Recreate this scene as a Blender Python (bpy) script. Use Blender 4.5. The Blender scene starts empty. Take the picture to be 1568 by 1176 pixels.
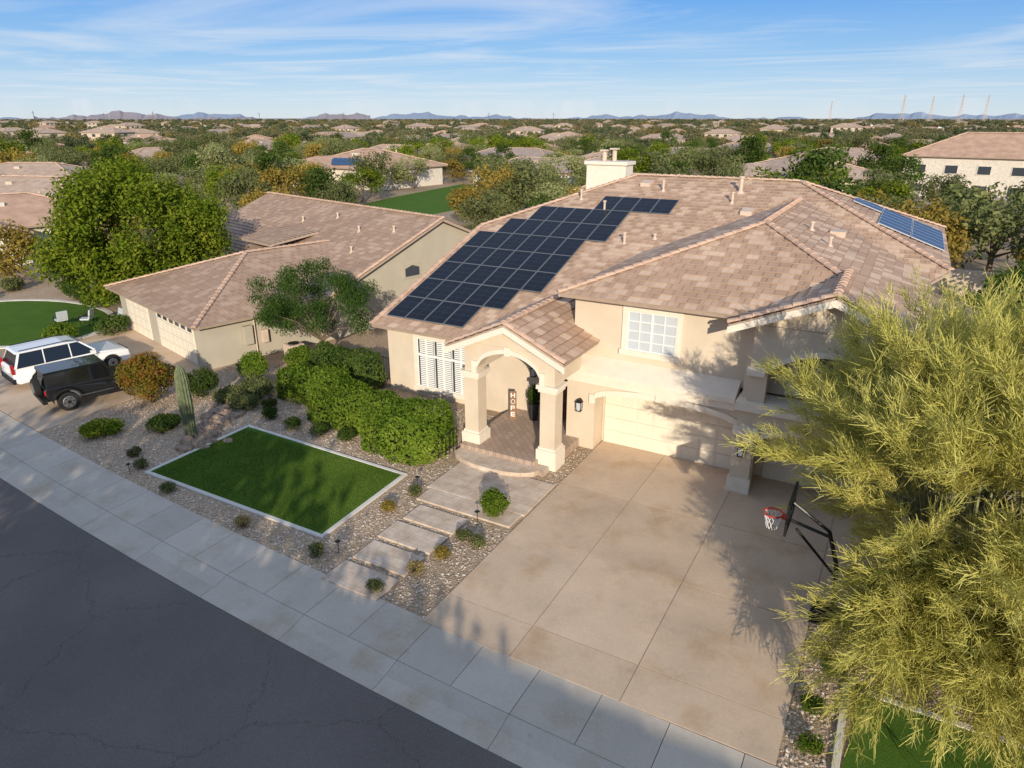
import bpy, math, random
import numpy as np
from mathutils import Vector, Matrix
random.seed(7); rng=np.random.default_rng(7)
R=math.radians
scene=bpy.context.scene
# ------------------------------------------------------------------ materials
def newmat(name):
    m=bpy.data.materials.new(name); m.use_nodes=True
    nt=m.node_tree; b=nt.nodes['Principled BSDF']
    return m,nt,b
def N(nt,t,**k):
    n=nt.nodes.new(t)
    for a,v in k.items(): setattr(n,a,v)
    return n
def ramp(nt,stops,fac=None):
    r=nt.nodes.new('ShaderNodeValToRGB')
    e=r.color_ramp.elements
    while len(e)<len(stops): e.new(.5)
    for i,(p,c) in enumerate(stops):
        e[i].position=p; e[i].color=(*c,1) if len(c)==3 else c
    if fac is not None: nt.links.new(fac,r.inputs[0])
    return r
def coords(nt,kind='Object'):
    tc=nt.nodes.new('ShaderNodeTexCoord'); return tc.outputs[kind]
def geopos(nt):
    return nt.nodes.new('ShaderNodeNewGeometry').outputs['Position']
def noise(nt,vec,scale,detail=4,rough=.55):
    n=nt.nodes.new('ShaderNodeTexNoise'); n.inputs['Scale'].default_value=scale
    n.inputs['Detail'].default_value=detail; n.inputs['Roughness'].default_value=rough
    nt.links.new(vec,n.inputs['Vector']); return n
def mixc(nt,fac,a,b,mode='MIX'):
    m=nt.nodes.new('ShaderNodeMix'); m.data_type='RGBA'; m.blend_type=mode
    for sock,v in ((m.inputs[0],fac),(m.inputs[6],a),(m.inputs[7],b)):
        if isinstance(v,(int,float)): sock.default_value=v
        elif isinstance(v,tuple): sock.default_value=(*v,1)
        else: nt.links.new(v,sock)
    return m.outputs[2]
def bump(nt,b,h,strength,dist):
    n=nt.nodes.new('ShaderNodeBump'); n.inputs['Strength'].default_value=strength
    n.inputs['Distance'].default_value=dist
    nt.links.new(h,n.inputs['Height']); nt.links.new(n.outputs[0],b.inputs['Normal']); return n
def simple(name,col,rough=.7,metal=0,var=.12,vs=3,bmp=0,bs=60,spec=.3,coat=0):
    m,nt,b=newmat(name)
    p=geopos(nt); n=noise(nt,p,vs,5)
    c0=tuple(max(0,x*(1-var)) for x in col); c1=tuple(min(1,x*(1+var)) for x in col)
    r=ramp(nt,[(.3,c0),(.7,c1)],n.outputs[0]); nt.links.new(r.outputs[0],b.inputs['Base Color'])
    b.inputs['Roughness'].default_value=rough; b.inputs['Metallic'].default_value=metal
    b.inputs['Specular IOR Level'].default_value=spec; b.inputs['Coat Weight'].default_value=coat
    if bmp:
        n2=noise(nt,p,bs,3); bump(nt,b,n2.outputs[0],bmp,.01)
    return m
def tile_mat(name,c1,c2,c3,course=.36,w=.40):
    m,nt,b=newmat(name)
    uv=coords(nt,'UV')
    br=N(nt,'ShaderNodeTexBrick',offset=.5,offset_frequency=2,squash=1)
    br.inputs['Color1'].default_value=(*c1,1); br.inputs['Color2'].default_value=(*c2,1)
    br.inputs['Mortar'].default_value=tuple(x*.5 for x in c1)+(1,)
    br.inputs['Scale'].default_value=1; br.inputs['Mortar Size'].default_value=.014
    br.inputs['Mortar Smooth'].default_value=.2; br.inputs['Bias'].default_value=-.1
    br.inputs['Brick Width'].default_value=w; br.inputs['Row Height'].default_value=course
    nt.links.new(uv,br.inputs['Vector'])
    sp=N(nt,'ShaderNodeSeparateXYZ'); nt.links.new(uv,sp.inputs[0])
    vy=N(nt,'ShaderNodeMath',operation='DIVIDE'); vy.inputs[1].default_value=course; nt.links.new(sp.outputs[1],vy.inputs[0])
    fy=N(nt,'ShaderNodeMath',operation='FLOOR'); nt.links.new(vy.outputs[0],fy.inputs[0])
    md=N(nt,'ShaderNodeMath',operation='MODULO'); md.inputs[1].default_value=2; nt.links.new(fy.outputs[0],md.inputs[0])
    hx=N(nt,'ShaderNodeMath',operation='MULTIPLY'); hx.inputs[1].default_value=-.5; nt.links.new(md.outputs[0],hx.inputs[0])
    vx=N(nt,'ShaderNodeMath',operation='DIVIDE'); vx.inputs[1].default_value=w; nt.links.new(sp.outputs[0],vx.inputs[0])
    ax=N(nt,'ShaderNodeMath',operation='ADD'); nt.links.new(vx.outputs[0],ax.inputs[0]); nt.links.new(hx.outputs[0],ax.inputs[1])
    fx=N(nt,'ShaderNodeMath',operation='FLOOR'); nt.links.new(ax.outputs[0],fx.inputs[0])
    cb=N(nt,'ShaderNodeCombineXYZ'); nt.links.new(fx.outputs[0],cb.inputs[0]); nt.links.new(fy.outputs[0],cb.inputs[1])
    wn=N(nt,'ShaderNodeTexWhiteNoise',noise_dimensions='2D'); nt.links.new(cb.outputs[0],wn.inputs['Vector'])
    rr=ramp(nt,[(.0,(0,0,0)),(.62,(.12,.12,.12)),(.8,(1,1,1))],wn.outputs[0])
    col=mixc(nt,rr.outputs[0],br.outputs[0],c3)
    n=noise(nt,geopos(nt),.5,6,.6)
    r=ramp(nt,[(.3,(.84,.82,.80)),(.7,(1.1,1.09,1.08))],n.outputs[0])
    col=mixc(nt,1.0,col,r.outputs[0],'MULTIPLY')
    nt.links.new(col,b.inputs['Base Color'])
    b.inputs['Roughness'].default_value=.85; b.inputs['Specular IOR Level'].default_value=.2
    inv=N(nt,'ShaderNodeMath',operation='SUBTRACT'); inv.inputs[0].default_value=1
    nt.links.new(br.outputs['Fac'],inv.inputs[1])
    bump(nt,b,inv.outputs[0],.8,.02)
    return m
def leaf_mat(name,cols,trans=.3,nscale=.8,gain=1.0):
    m=bpy.data.materials.new(name); m.use_nodes=True; nt=m.node_tree; nt.nodes.clear()
    g=nt.nodes.new('ShaderNodeNewGeometry'); oi=nt.nodes.new('ShaderNodeObjectInfo')
    tc=nt.nodes.new('ShaderNodeTexCoord')
    n=noise(nt,tc.outputs['Object'],nscale,3)
    a=N(nt,'ShaderNodeMath',operation='MULTIPLY_ADD'); a.inputs[1].default_value=.45; nt.links.new(g.outputs['Random Per Island'],a.inputs[0])
    sc=N(nt,'ShaderNodeMath',operation='MULTIPLY_ADD'); sc.inputs[1].default_value=1.3; sc.inputs[2].default_value=-.38; nt.links.new(n.outputs[0],sc.inputs[0])
    nt.links.new(sc.outputs[0],a.inputs[2])
    k=len(cols); r=ramp(nt,[(i/(k-1),tuple(x*gain for x in c)) for i,c in enumerate(cols)],a.outputs[0])
    v=N(nt,'ShaderNodeMapRange'); v.inputs[3].default_value=.78; v.inputs[4].default_value=1.25; nt.links.new(oi.outputs['Random'],v.inputs[0])
    hs=N(nt,'ShaderNodeHueSaturation'); nt.links.new(r.outputs[0],hs.inputs['Color']); nt.links.new(v.outputs[0],hs.inputs['Value'])
    d=nt.nodes.new('ShaderNodeBsdfDiffuse'); t=nt.nodes.new('ShaderNodeBsdfTranslucent')
    nt.links.new(hs.outputs[0],d.inputs[0]); nt.links.new(hs.outputs[0],t.inputs[0])
    mx=nt.nodes.new('ShaderNodeMixShader'); mx.inputs[0].default_value=trans
    nt.links.new(d.outputs[0],mx.inputs[1]); nt.links.new(t.outputs[0],mx.inputs[2])
    o=nt.nodes.new('ShaderNodeOutputMaterial'); nt.links.new(mx.outputs[0],o.inputs[0])
    return m
M={}
M['stucco']=simple('stucco',(.62,.52,.405),.9,var=.07,vs=1.2,bmp=.4,bs=40)
M['trim']=simple('cream_trim',(.74,.66,.56),.85,var=.05,bmp=.25,bs=40)
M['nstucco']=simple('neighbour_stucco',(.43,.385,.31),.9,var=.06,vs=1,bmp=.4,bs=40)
M['white']=simple('white_paint',(.80,.79,.76),.5,var=.03)
M['gdoor']=simple('garage_door_paint',(.76,.68,.56),.55,var=.03)
M['tile']=tile_mat('roof_tile',(.50,.335,.24),(.42,.275,.195),(.64,.47,.35))
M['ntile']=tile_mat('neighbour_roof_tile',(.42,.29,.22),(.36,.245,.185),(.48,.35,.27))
M['cap']=simple('ridge_tile',(.54,.37,.275),.85,var=.2,vs=2.2)
M['fascia']=simple('fascia_paint',(.42,.32,.25),.7,var=.08)
M['metal']=simple('dark_metal',(.03,.03,.03),.4,.6,var=.1)
M['vent']=simple('vent_pipe',(.58,.46,.37),.6,var=.1)
M['black']=simple('black_plastic',(.015,.015,.016),.5,var=.1)
M['rubber']=simple('tyre_rubber',(.02,.02,.02),.9,var=.2)
M['chrome']=simple('alloy',(.45,.45,.46),.3,.9,var=.05)
M['carwhite']=simple('white_car_paint',(.8,.81,.82),.25,var=.01,coat=.6)
M['carblack']=simple('black_car_paint',(.012,.013,.015),.3,var=.05,coat=.8)
M['redlight']=simple('red_lamp_lens',(.4,.02,.02),.2,var=.05)
M['red']=simple('red_rim_paint',(.6,.06,.03),.4,var=.05)
M['net']=simple('net_cord',(.75,.75,.75),.8,var=.05)
M['wood']=simple('door_wood',(.12,.055,.03),.5,var=.25,vs=6)
M['signwood']=simple('sign_wood',(.25,.14,.08),.7,var=.2,vs=8)
M['pot']=simple('black_pot',(.03,.03,.03),.5)
M['bark']=simple('bark',(.15,.11,.08),.95,var=.3,vs=8,bmp=.6,bs=20)
M['pvbark']=simple('green_bark',(.22,.22,.11),.9,var=.25,vs=6)
M['blind']=simple('window_blind',(.50,.54,.58),.35,var=.03,coat=.5)
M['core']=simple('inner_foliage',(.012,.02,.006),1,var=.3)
def glass_mat(name,col,rough=.06):
    m,nt,b=newmat(name); b.inputs['Base Color'].default_value=(*col,1); b.inputs['Roughness'].default_value=rough
    b.inputs['Specular IOR Level'].default_value=.8
    n=noise(nt,geopos(nt),1.3,2); bump(nt,b,n.outputs[0],.05,.02); return m
M['glass']=glass_mat('window_glass',(.05,.06,.075))
M['carglass']=glass_mat('car_glass',(.008,.009,.011),.04)
def concrete(name,c,stain=.18,scale=.5,tint=(.84,.77,.67)):
    m,nt,b=newmat(name); p=geopos(nt)
    n1=noise(nt,p,scale,7,.65); n2=noise(nt,p,14,4,.6); n3=noise(nt,p,90,2)
    r=ramp(nt,[(.25,tuple(x*(1-stain) for x in c)),(.5,c),(.75,tuple(x*(1+stain*.7) for x in c))],n1.outputs[0])
    r2=ramp(nt,[(.3,(.93,.93,.93)),(.7,(1.04,1.04,1.04))],n2.outputs[0])
    col=mixc(nt,1.0,r.outputs[0],r2.outputs[0],'MULTIPLY')
    oi=nt.nodes.new('ShaderNodeNewGeometry'); mr=N(nt,'ShaderNodeMapRange'); mr.inputs[3].default_value=.93; mr.inputs[4].default_value=1.07
    nt.links.new(oi.outputs['Random Per Island'],mr.inputs[0])
    hs=N(nt,'ShaderNodeHueSaturation'); nt.links.new(col,hs.inputs['Color']); nt.links.new(mr.outputs[0],hs.inputs['Value'])
    col=hs.outputs[0]
    n4=noise(nt,p,.7,5,.6); r4=ramp(nt,[(.52,(1,1,1)),(.72,tint)],n4.outputs[0])
    col=mixc(nt,1.0,col,r4.outputs[0],'MULTIPLY')
    n5=noise(nt,p,2.1,6,.75); r5=ramp(nt,[(.64,(1,1,1)),(.73,(.78,.71,.64))],n5.outputs[0])
    col=mixc(nt,1.0,col,r5.outputs[0],'MULTIPLY')
    nt.links.new(col,b.inputs['Base Color']); b.inputs['Roughness'].default_value=.85; b.inputs['Specular IOR Level'].default_value=.25
    bump(nt,b,n3.outputs[0],.25,.004); return m
M['drive']=concrete('driveway_concrete',(.58,.44,.32),.2)
M['walk']=concrete('sidewalk_concrete',(.54,.475,.40),.12)
M['curbc']=concrete('lawn_border_concrete',(.66,.62,.57),.1)
M['joint']=simple('joint_filler',(.36,.29,.23),.95)
m,nt,b=newmat('asphalt'); p=geopos(nt)
n1=noise(nt,p,.25,6,.6); n2=noise(nt,p,60,3,.7)
r=ramp(nt,[(.3,(.13,.115,.11)),(.7,(.175,.155,.145))],n1.outputs[0])
r2=ramp(nt,[(.3,(.5,.5,.5)),(.75,(1.6,1.55,1.5))],n2.outputs[0])
col=mixc(nt,1.0,r.outputs[0],r2.outputs[0],'MULTIPLY')
nd=noise(nt,p,1.2,5,.7); vm=N(nt,'ShaderNodeVectorMath',operation='MULTIPLY_ADD'); vm.inputs[1].default_value=(1.1,1.1,0); nt.links.new(nd.outputs['Color'],vm.inputs[0]); nt.links.new(p,vm.inputs[2])
vo=N(nt,'ShaderNodeTexVoronoi',feature='DISTANCE_TO_EDGE'); vo.inputs['Scale'].default_value=.2; nt.links.new(vm.outputs[0],vo.inputs['Vector'])
cr=ramp(nt,[(.0,(.62,.62,.62)),(.002,(.75,.75,.75)),(.0035,(1,1,1))],vo.outputs['Distance'])
col=mixc(nt,1.0,col,cr.outputs[0],'MULTIPLY')
nt.links.new(col,b.inputs['Base Color']); b.inputs['Roughness'].default_value=.9; b.inputs['Specular IOR Level'].default_value=.25
bump(nt,b,n2.outputs[0],.4,.006); M['asphalt']=m
m,nt,b=newmat('gravel_ground'); p=geopos(nt)
vo=N(nt,'ShaderNodeTexVoronoi'); vo.inputs['Scale'].default_value=22; nt.links.new(p,vo.inputs['Vector'])
sep=N(nt,'ShaderNodeSeparateColor'); nt.links.new(vo.outputs['Color'],sep.inputs[0])
r=ramp(nt,[(0,(.40,.29,.21)),(.35,(.52,.40,.295)),(.7,(.62,.49,.375)),(1,(.72,.61,.49))],sep.outputs[0])
r2=ramp(nt,[(.0,(1.05,1.05,1.05)),(.55,(.66,.62,.58))],vo.outputs['Distance'])
col=mixc(nt,.7,r.outputs[0],r2.outputs[0],'MULTIPLY')
nl=noise(nt,p,.03,4); rl=ramp(nt,[(.35,(.72,.70,.62)),(.65,(1.0,.98,.95))],nl.outputs[0])
col=mixc(nt,1.0,col,rl.outputs[0],'MULTIPLY')
nt.links.new(col,b.inputs['Base Color']); b.inputs['Roughness'].default_value=.95; b.inputs['Specular IOR Level'].default_value=.1
inv=N(nt,'ShaderNodeMath',operation='SUBTRACT'); inv.inputs[0].default_value=1; nt.links.new(vo.outputs['Distance'],inv.inputs[1])
bump(nt,b,inv.outputs[0],.6,.02); M['ground']=m
m,nt,b=newmat('pebble_stone'); g=nt.nodes.new('ShaderNodeNewGeometry')
r=ramp(nt,[(0,(.36,.25,.18)),(.3,(.52,.395,.29)),(.65,(.62,.49,.375)),(1,(.76,.67,.56))],g.outputs['Random Per Island'])
nt.links.new(r.outputs[0],b.inputs['Base Color']); b.inputs['Roughness'].default_value=.9; M['pebble']=m
m,nt,b=newmat('boulder_stone'); n=noise(nt,geopos(nt),5,5)
r=ramp(nt,[(.3,(.18,.12,.09)),(.7,(.42,.31,.23))],n.outputs[0]); nt.links.new(r.outputs[0],b.inputs['Base Color']); b.inputs['Roughness'].default_value=.95
bump(nt,b,n.outputs[0],.6,.04); M['boulder']=m
m,nt,b=newmat('travertine_paver'); p=geopos(nt); n=noise(nt,p,2.2,7,.7)
r=ramp(nt,[(.25,(.42,.32,.24)),(.5,(.60,.48,.38)),(.75,(.73,.64,.54))],n.outputs[0])
br=N(nt,'ShaderNodeTexBrick'); br.inputs['Scale'].default_value=1; br.inputs['Brick Width'].default_value=.6; br.inputs['Row Height'].default_value=.4; br.inputs['Mortar Size'].default_value=.006
br.inputs['Color1'].default_value=(1,1,1,1); br.inputs['Color2'].default_value=(.86,.84,.82,1); br.inputs['Mortar'].default_value=(.6,.56,.52,1); nt.links.new(p,br.inputs['Vector'])
col=mixc(nt,1.0,r.outputs[0],br.outputs[0],'MULTIPLY'); nt.links.new(col,b.inputs['Base Color']); b.inputs['Roughness'].default_value=.7; bump(nt,b,n.outputs[0],.3,.01); M['paver']=m
m,nt,b=newmat('entry_brick_paver'); p=geopos(nt); mp=N(nt,'ShaderNodeMapping'); mp.inputs['Rotation'].default_value=(0,0,.785); nt.links.new(p,mp.inputs[0])
br=N(nt,'ShaderNodeTexBrick'); br.inputs['Scale'].default_value=1; br.inputs['Brick Width'].default_value=.45; br.inputs['Row Height'].default_value=.22; br.inputs['Mortar Size'].default_value=.01
br.inputs['Color1'].default_value=(.46,.34,.26,1); br.inputs['Color2'].default_value=(.36,.26,.20,1); br.inputs['Mortar'].default_value=(.24,.19,.16,1); nt.links.new(mp.outputs[0],br.inputs['Vector'])
nt.links.new(br.outputs[0],b.inputs['Base Color']); b.inputs['Roughness'].default_value=.6; M['brickpaver']=m
m,nt,b=newmat('turf'); p=geopos(nt); n=noise(nt,p,45,4,.7); n2=noise(nt,p,.8,3)
r=ramp(nt,[(.3,(.035,.08,.012)),(.55,(.085,.165,.024)),(.8,(.15,.24,.042))],n.outputs[0])
r2=ramp(nt,[(.3,(.85,.9,.85)),(.7,(1.1,1.08,1))],n2.outputs[0])
nt.links.new(mixc(nt,1.0,r.outputs[0],r2.outputs[0],'MULTIPLY'),b.inputs['Base Color']); b.inputs['Roughness'].default_value=.95; b.inputs['Specular IOR Level'].default_value=.1
bump(nt,b,n.outputs[0],.8,.03); M['turf']=m
m,nt,b=newmat('solar_cells'); uv=coords(nt,'UV')
br=N(nt,'ShaderNodeTexBrick',offset=0); br.inputs['Scale'].default_value=1; br.inputs['Brick Width'].default_value=1/2; br.inputs['Row Height'].default_value=1/4; br.inputs['Mortar Size'].default_value=.004
br.inputs['Color1'].default_value=(.008,.010,.018,1); br.inputs['Color2'].default_value=(.010,.013,.024,1); br.inputs['Mortar'].default_value=(.05,.06,.08,1); nt.links.new(uv,br.inputs['Vector'])
nt.links.new(br.outputs[0],b.inputs['Base Color']); b.inputs['Roughness'].default_value=.2; b.inputs['Specular IOR Level'].default_value=.15; M['solar']=m
M['pframe']=simple('panel_frame',(.17,.18,.20),.4,.2,var=.05)
M['solarb']=simple('blue_solar_cells',(.035,.085,.19),.45,var=.15,vs=8,spec=.25)
M['pframel']=simple('aluminium_frame',(.6,.6,.62),.35,.4,var=.05)
L_cit=leaf_mat('citrus_leaf',[(.035,.07,.008),(.10,.155,.014),(.20,.245,.025),(.30,.31,.045)])
L_hedge=leaf_mat('hedge_leaf',[(.04,.08,.01),(.09,.15,.017),(.16,.225,.028),(.225,.275,.045)])
L_dark=leaf_mat('dark_leaf',[(.025,.05,.01),(.055,.095,.02),(.09,.13,.03),(.13,.165,.05)])
L_fine=leaf_mat('fine_green_leaf',[(.02,.05,.012),(.04,.085,.018),(.075,.13,.028),(.11,.165,.04)])
L_pv=leaf_mat('palo_verde_twig',[(.21,.21,.05),(.38,.36,.09),(.54,.50,.15),(.66,.59,.22)],.28)
L_olive=leaf_mat('olive_leaf',[(.07,.085,.03),(.13,.15,.055),(.19,.205,.08),(.25,.26,.12)])
L_yel=leaf_mat('yellow_leaf',[(.14,.10,.025),(.25,.18,.04),(.33,.25,.055),(.38,.31,.09)])
L_red=leaf_mat('red_leaf',[(.12,.19,.025),(.20,.20,.03),(.34,.17,.04),(.40,.12,.05)],nscale=1.5)
L_dry=leaf_mat('dry_leaf',[(.22,.15,.06),(.34,.25,.1),(.42,.33,.16),(.3,.15,.06)])
L_far=leaf_mat('far_tree_leaf',[(.11,.11,.06),(.16,.16,.085),(.21,.20,.105),(.26,.24,.14)])
L_fard=leaf_mat('far_dark_leaf',[(.05,.075,.035),(.08,.11,.05),(.12,.15,.07),(.16,.18,.09)])
L_fary=leaf_mat('far_autumn_leaf',[(.15,.12,.05),(.22,.18,.07),(.28,.23,.09),(.32,.27,.12)])
m,nt,b=newmat('saguaro_skin'); n=noise(nt,geopos(nt),6,3); r=ramp(nt,[(.3,(.08,.105,.05)),(.7,(.17,.19,.10))],n.outputs[0]); nt.links.new(r.outputs[0],b.inputs['Base Color']); b.inputs['Roughness'].default_value=.8; M['sag']=m
# ------------------------------------------------------------------ mesh builder
def empty(name,loc=(0,0,0),rotz=0,parent=None):
    o=bpy.data.objects.new(name,None); scene.collection.objects.link(o); o.location=loc; o.rotation_euler=(0,0,rotz)
    o.empty_display_size=.2
    if parent: o.parent=parent
    return o
class MB:
    def __init__(s): s.v=[];s.f=[];s.m=[];s.uv=[];s.mats=[]
    def mi(s,mat):
        if isinstance(mat,str): mat=M[mat]
        if mat not in s.mats: s.mats.append(mat)
        return s.mats.index(mat)
    def face(s,pts,mat,uv=None):
        i=len(s.v); s.v.extend([tuple(p) for p in pts]); s.f.append(tuple(range(i,i+len(pts)))); s.m.append(s.mi(mat))
        s.uv.extend(uv if uv else [(p[0],p[1]) for p in pts])
    def box(s,x0,x1,y0,y1,z0,z1,mat):
        c=[(x0,y0,z0),(x1,y0,z0),(x1,y1,z0),(x0,y1,z0),(x0,y0,z1),(x1,y0,z1),(x1,y1,z1),(x0,y1,z1)]
        for q in ((3,2,1,0),(4,5,6,7),(0,1,5,4),(1,2,6,5),(2,3,7,6),(3,0,4,7)): s.face([c[k] for k in q],mat)
    def ext(s,pts,axis,a,b,mat,mside=None):
        def P(p,t):
            return {'y':(p[0],t,p[1]),'x':(t,p[0],p[1]),'z':(p[0],p[1],t)}[axis]
        ar=sum(pts[i][0]*pts[(i+1)%len(pts)][1]-pts[(i+1)%len(pts)][0]*pts[i][1] for i in range(len(pts)))
        if ar<0: pts=pts[::-1]
        A=[P(p,a) for p in pts];B=[P(p,b) for p in pts]
        if axis=='y': s.face(A,mat); s.face(B[::-1],mat)
        else: s.face(A[::-1],mat); s.face(B,mat)
        n=len(pts)
        for i in range(n):
            j=(i+1)%n; q=[A[i],A[j],B[j],B[i]]
            if axis=='y': q=q[::-1]
            s.face(q,mside or mat)
    def tube(s,path,rad,mat,n=6,cap=True):
        rings=[]
        for i,p in enumerate(path):
            p=Vector(p)
            d=(Vector(path[min(i+1,len(path)-1)])-Vector(path[max(i-1,0)])).normalized()
            u=Vector((1,0,0)) if abs(d.z)>.99 else Vector((0,0,1)).cross(d).normalized()
            w=d.cross(u)
            r=rad[i] if isinstance(rad,(list,tuple)) else rad
            rings.append([p+u*r*math.cos(2*math.pi*k/n)+w*r*math.sin(2*math.pi*k/n) for k in range(n)])
        for a,b in zip(rings,rings[1:]):
            for k in range(n): s.face([a[k],a[(k+1)%n],b[(k+1)%n],b[k]],mat)
        if cap: s.face(rings[0][::-1],mat); s.face(rings[-1],mat)
    def build(s,name,parent=None,smooth=False,bevel=0,merge=False):
        me=bpy.data.meshes.new(name); me.from_pydata(s.v,[],s.f)
        for m_ in s.mats: me.materials.append(m_)
        me.polygons.foreach_set('material_index',s.m)
        ul=me.uv_layers.new(name='UVMap'); ul.data.foreach_set('uv',np.array(s.uv,dtype=np.float32).ravel())
        if smooth: me.polygons.foreach_set('use_smooth',[True]*len(s.f))
        o=bpy.data.objects.new(name,me); scene.collection.objects.link(o)
        if merge or bevel:
            import bmesh
            bm=bmesh.new(); bm.from_mesh(me); bmesh.ops.remove_doubles(bm,verts=bm.verts,dist=.0005); bm.to_mesh(me); bm.free()
        if bevel:
            bv=o.modifiers.new('bevel','BEVEL'); bv.width=bevel; bv.segments=2; bv.limit_method='ANGLE'; bv.angle_limit=R(40)
        if parent: o.parent=parent
        return o
def quads_mesh(name,V,mat,idx=None):
    n,k,_=V.shape
    me=bpy.data.meshes.new(name); me.vertices.add(n*k); me.vertices.foreach_set('co',V.astype(np.float32).ravel())
    me.loops.add(n*k); me.loops.foreach_set('vertex_index',np.arange(n*k,dtype=np.int32))
    me.polygons.add(n); me.polygons.foreach_set('loop_start',np.arange(0,n*k,k,dtype=np.int32)); me.polygons.foreach_set('loop_total',np.full(n,k,dtype=np.int32))
    me.materials.append(mat); me.update(); me.validate(); return me
def obj(name,me,parent=None,loc=(0,0,0),rot=(0,0,0),sc=(1,1,1)):
    o=bpy.data.objects.new(name,me); scene.collection.objects.link(o); o.location=loc; o.rotation_euler=rot; o.scale=sc
    if parent: o.parent=parent
    return o
def clip(poly,d,c,keep):
    out=[]; n=len(poly)
    for i in range(n):
        a,b=poly[i],poly[(i+1)%n]; fa=(a.dot(d)-c)*keep; fb=(b.dot(d)-c)*keep
        if fa>=-1e-9: out.append(a)
        if (fa>1e-9 and fb<-1e-9) or (fa<-1e-9 and fb>1e-9): out.append(a+(b-a)*(fa/(fa-fb)))
    return out
def roof(mb,pts,e,mat='tile',course=.36,lift=.04,thick=.14,fascia='fascia'):
    pts=[Vector(p) for p in pts]; e=Vector(e).normalized()
    n=Vector((0,0,0))
    for i in range(len(pts)):
        n+=pts[i].cross(pts[(i+1)%len(pts)])
    n.normalize()
    if n.z<0: n=-n; pts=pts[::-1]
    s=n.cross(e).normalized()
    if s.z<0: s=-s
    vs=[p.dot(s) for p in pts]; v0=min(vs); k=0
    while v0+k*course<max(vs)-1e-4:
        a=v0+k*course; q=clip(pts,s,a,1); q=clip(q,s,a+course,-1) if len(q)>2 else q
        if len(q)>2:
            top=[p+n*(lift*(1-(p.dot(s)-a)/course)) for p in q]
            mb.face(top,mat,[(p.dot(e)+150,(p.dot(s)-v0)*.998+50*course+.0005) for p in q])
            for i in range(len(q)):
                j=(i+1)%len(q)
                if abs(q[i].dot(s)-a)<1e-4 and abs(q[j].dot(s)-a)<1e-4 and (q[i]-q[j]).length>1e-4:
                    mb.face([q[i]-n*.005,q[j]-n*.005,top[j],top[i]],fascia)
        k+=1
    lo=[p-n*thick for p in pts]
    mb.face(lo[::-1],fascia)
    for i in range(len(pts)):
        j=(i+1)%len(pts); mb.face([lo[i],lo[j],pts[j],pts[i]],fascia)
def caps(mb,a,b,mat='cap',r=.13,step=.38):
    a=Vector(a);b=Vector(b);d=(b-a); L=d.length; d.normalize(); u=Vector((0,0,1)).cross(d).normalized(); w=d.cross(u)
    k=max(1,int(L/step))
    for i in range(k):
        p=a+d*(i*L/k); q=a+d*((i+1)*L/k+.03)
        A=[];B=[]
        for t in range(6):
            an=math.pi*t/5
            A.append(p+u*math.cos(an)*r*1.05+w*(math.sin(an)*r*.75+.055)); B.append(q+u*math.cos(an)*r*.88+w*(math.sin(an)*r*.6+.03))
        for t in range(5): mb.face([A[t],B[t],B[t+1],A[t+1]],mat)
        mb.face(A,mat)
# ------------------------------------------------------------------ foliage
def leaves(centers,radii,n,size,squash=1,aspect=.55,droop=0,shell=.5):
    centers=np.array(centers,float); radii=np.array(radii,float)
    w=radii**2; w/=w.sum(); ix=rng.choice(len(centers),n,p=w)
    d=rng.normal(size=(n,3)); d/=np.linalg.norm(d,axis=1)[:,None]
    rr=rng.random(n)**shell
    P=centers[ix]+d*(radii[ix]*rr)[:,None]*np.array([1,1,squash])
    nrm=d*.6+rng.normal(size=(n,3))*.6; nrm[:,2]+=.2; nrm/=np.linalg.norm(nrm,axis=1)[:,None]
    t=np.cross(nrm,rng.normal(size=(n,3))); t[:,2]-=droop; t/=np.linalg.norm(t,axis=1)[:,None]
    b=np.cross(nrm,t)
    s=size*(.6+.8*rng.random(n))[:,None]
    t=t*s; b=b*s*aspect
    return np.stack([P-t,P-b*.9+t*.1,P+t,P+b*.9+t*.1],1)
def crown_clumps(c,rx,rz,n,rmin,rmax,low=-.6):
    C=[];Rr=[]
    while len(C)<n:
        d=rng.normal(size=3); d/=np.linalg.norm(d)
        if d[2]<low: continue
        f=.55+.42*rng.random(); C.append((c[0]+d[0]*rx*f,c[1]+d[1]*rx*f,c[2]+d[2]*rz*f)); Rr.append(rmin+(rmax-rmin)*rng.random())
    return C,Rr
def tree(name,loc,h,rx,rz,mat,nl,size,nclump=26,rc=(.7,1.3),trunk=.18,squash=.85,droop=0,low=-.6,barkm='bark',limbs=9,lean=0,aspect=.55):
    e=empty(name,loc)
    c=(lean,0,h-rz)
    C,Rr=crown_clumps(c,rx-rc[0]*.6,rz-rc[0]*.5,nclump,rc[0],rc[1],low)
    me=quads_mesh('foliage',leaves(C,Rr,nl,size,squash,aspect,droop=droop),mat); obj('foliage',me,e)
    mb=MB(); zt=max(.5,h-2*rz+.3)
    mb.tube([(0,0,-.1),(.05+lean*.3,0,zt*.6),(lean*.5,.05,zt)],[trunk*1.25,trunk,trunk*.85],barkm,8)
    for i in range(limbs):
        t=C[i]; a=Vector((lean*.5,.05,zt)); b=Vector(t); mid=(a+b)/2+Vector((0,0,.12*rz))
        mb.tube([a,mid,b],[trunk*.6,trunk*.35,trunk*.1],barkm,5,False)
    mb.build('trunk',e,True)
    return e
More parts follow.
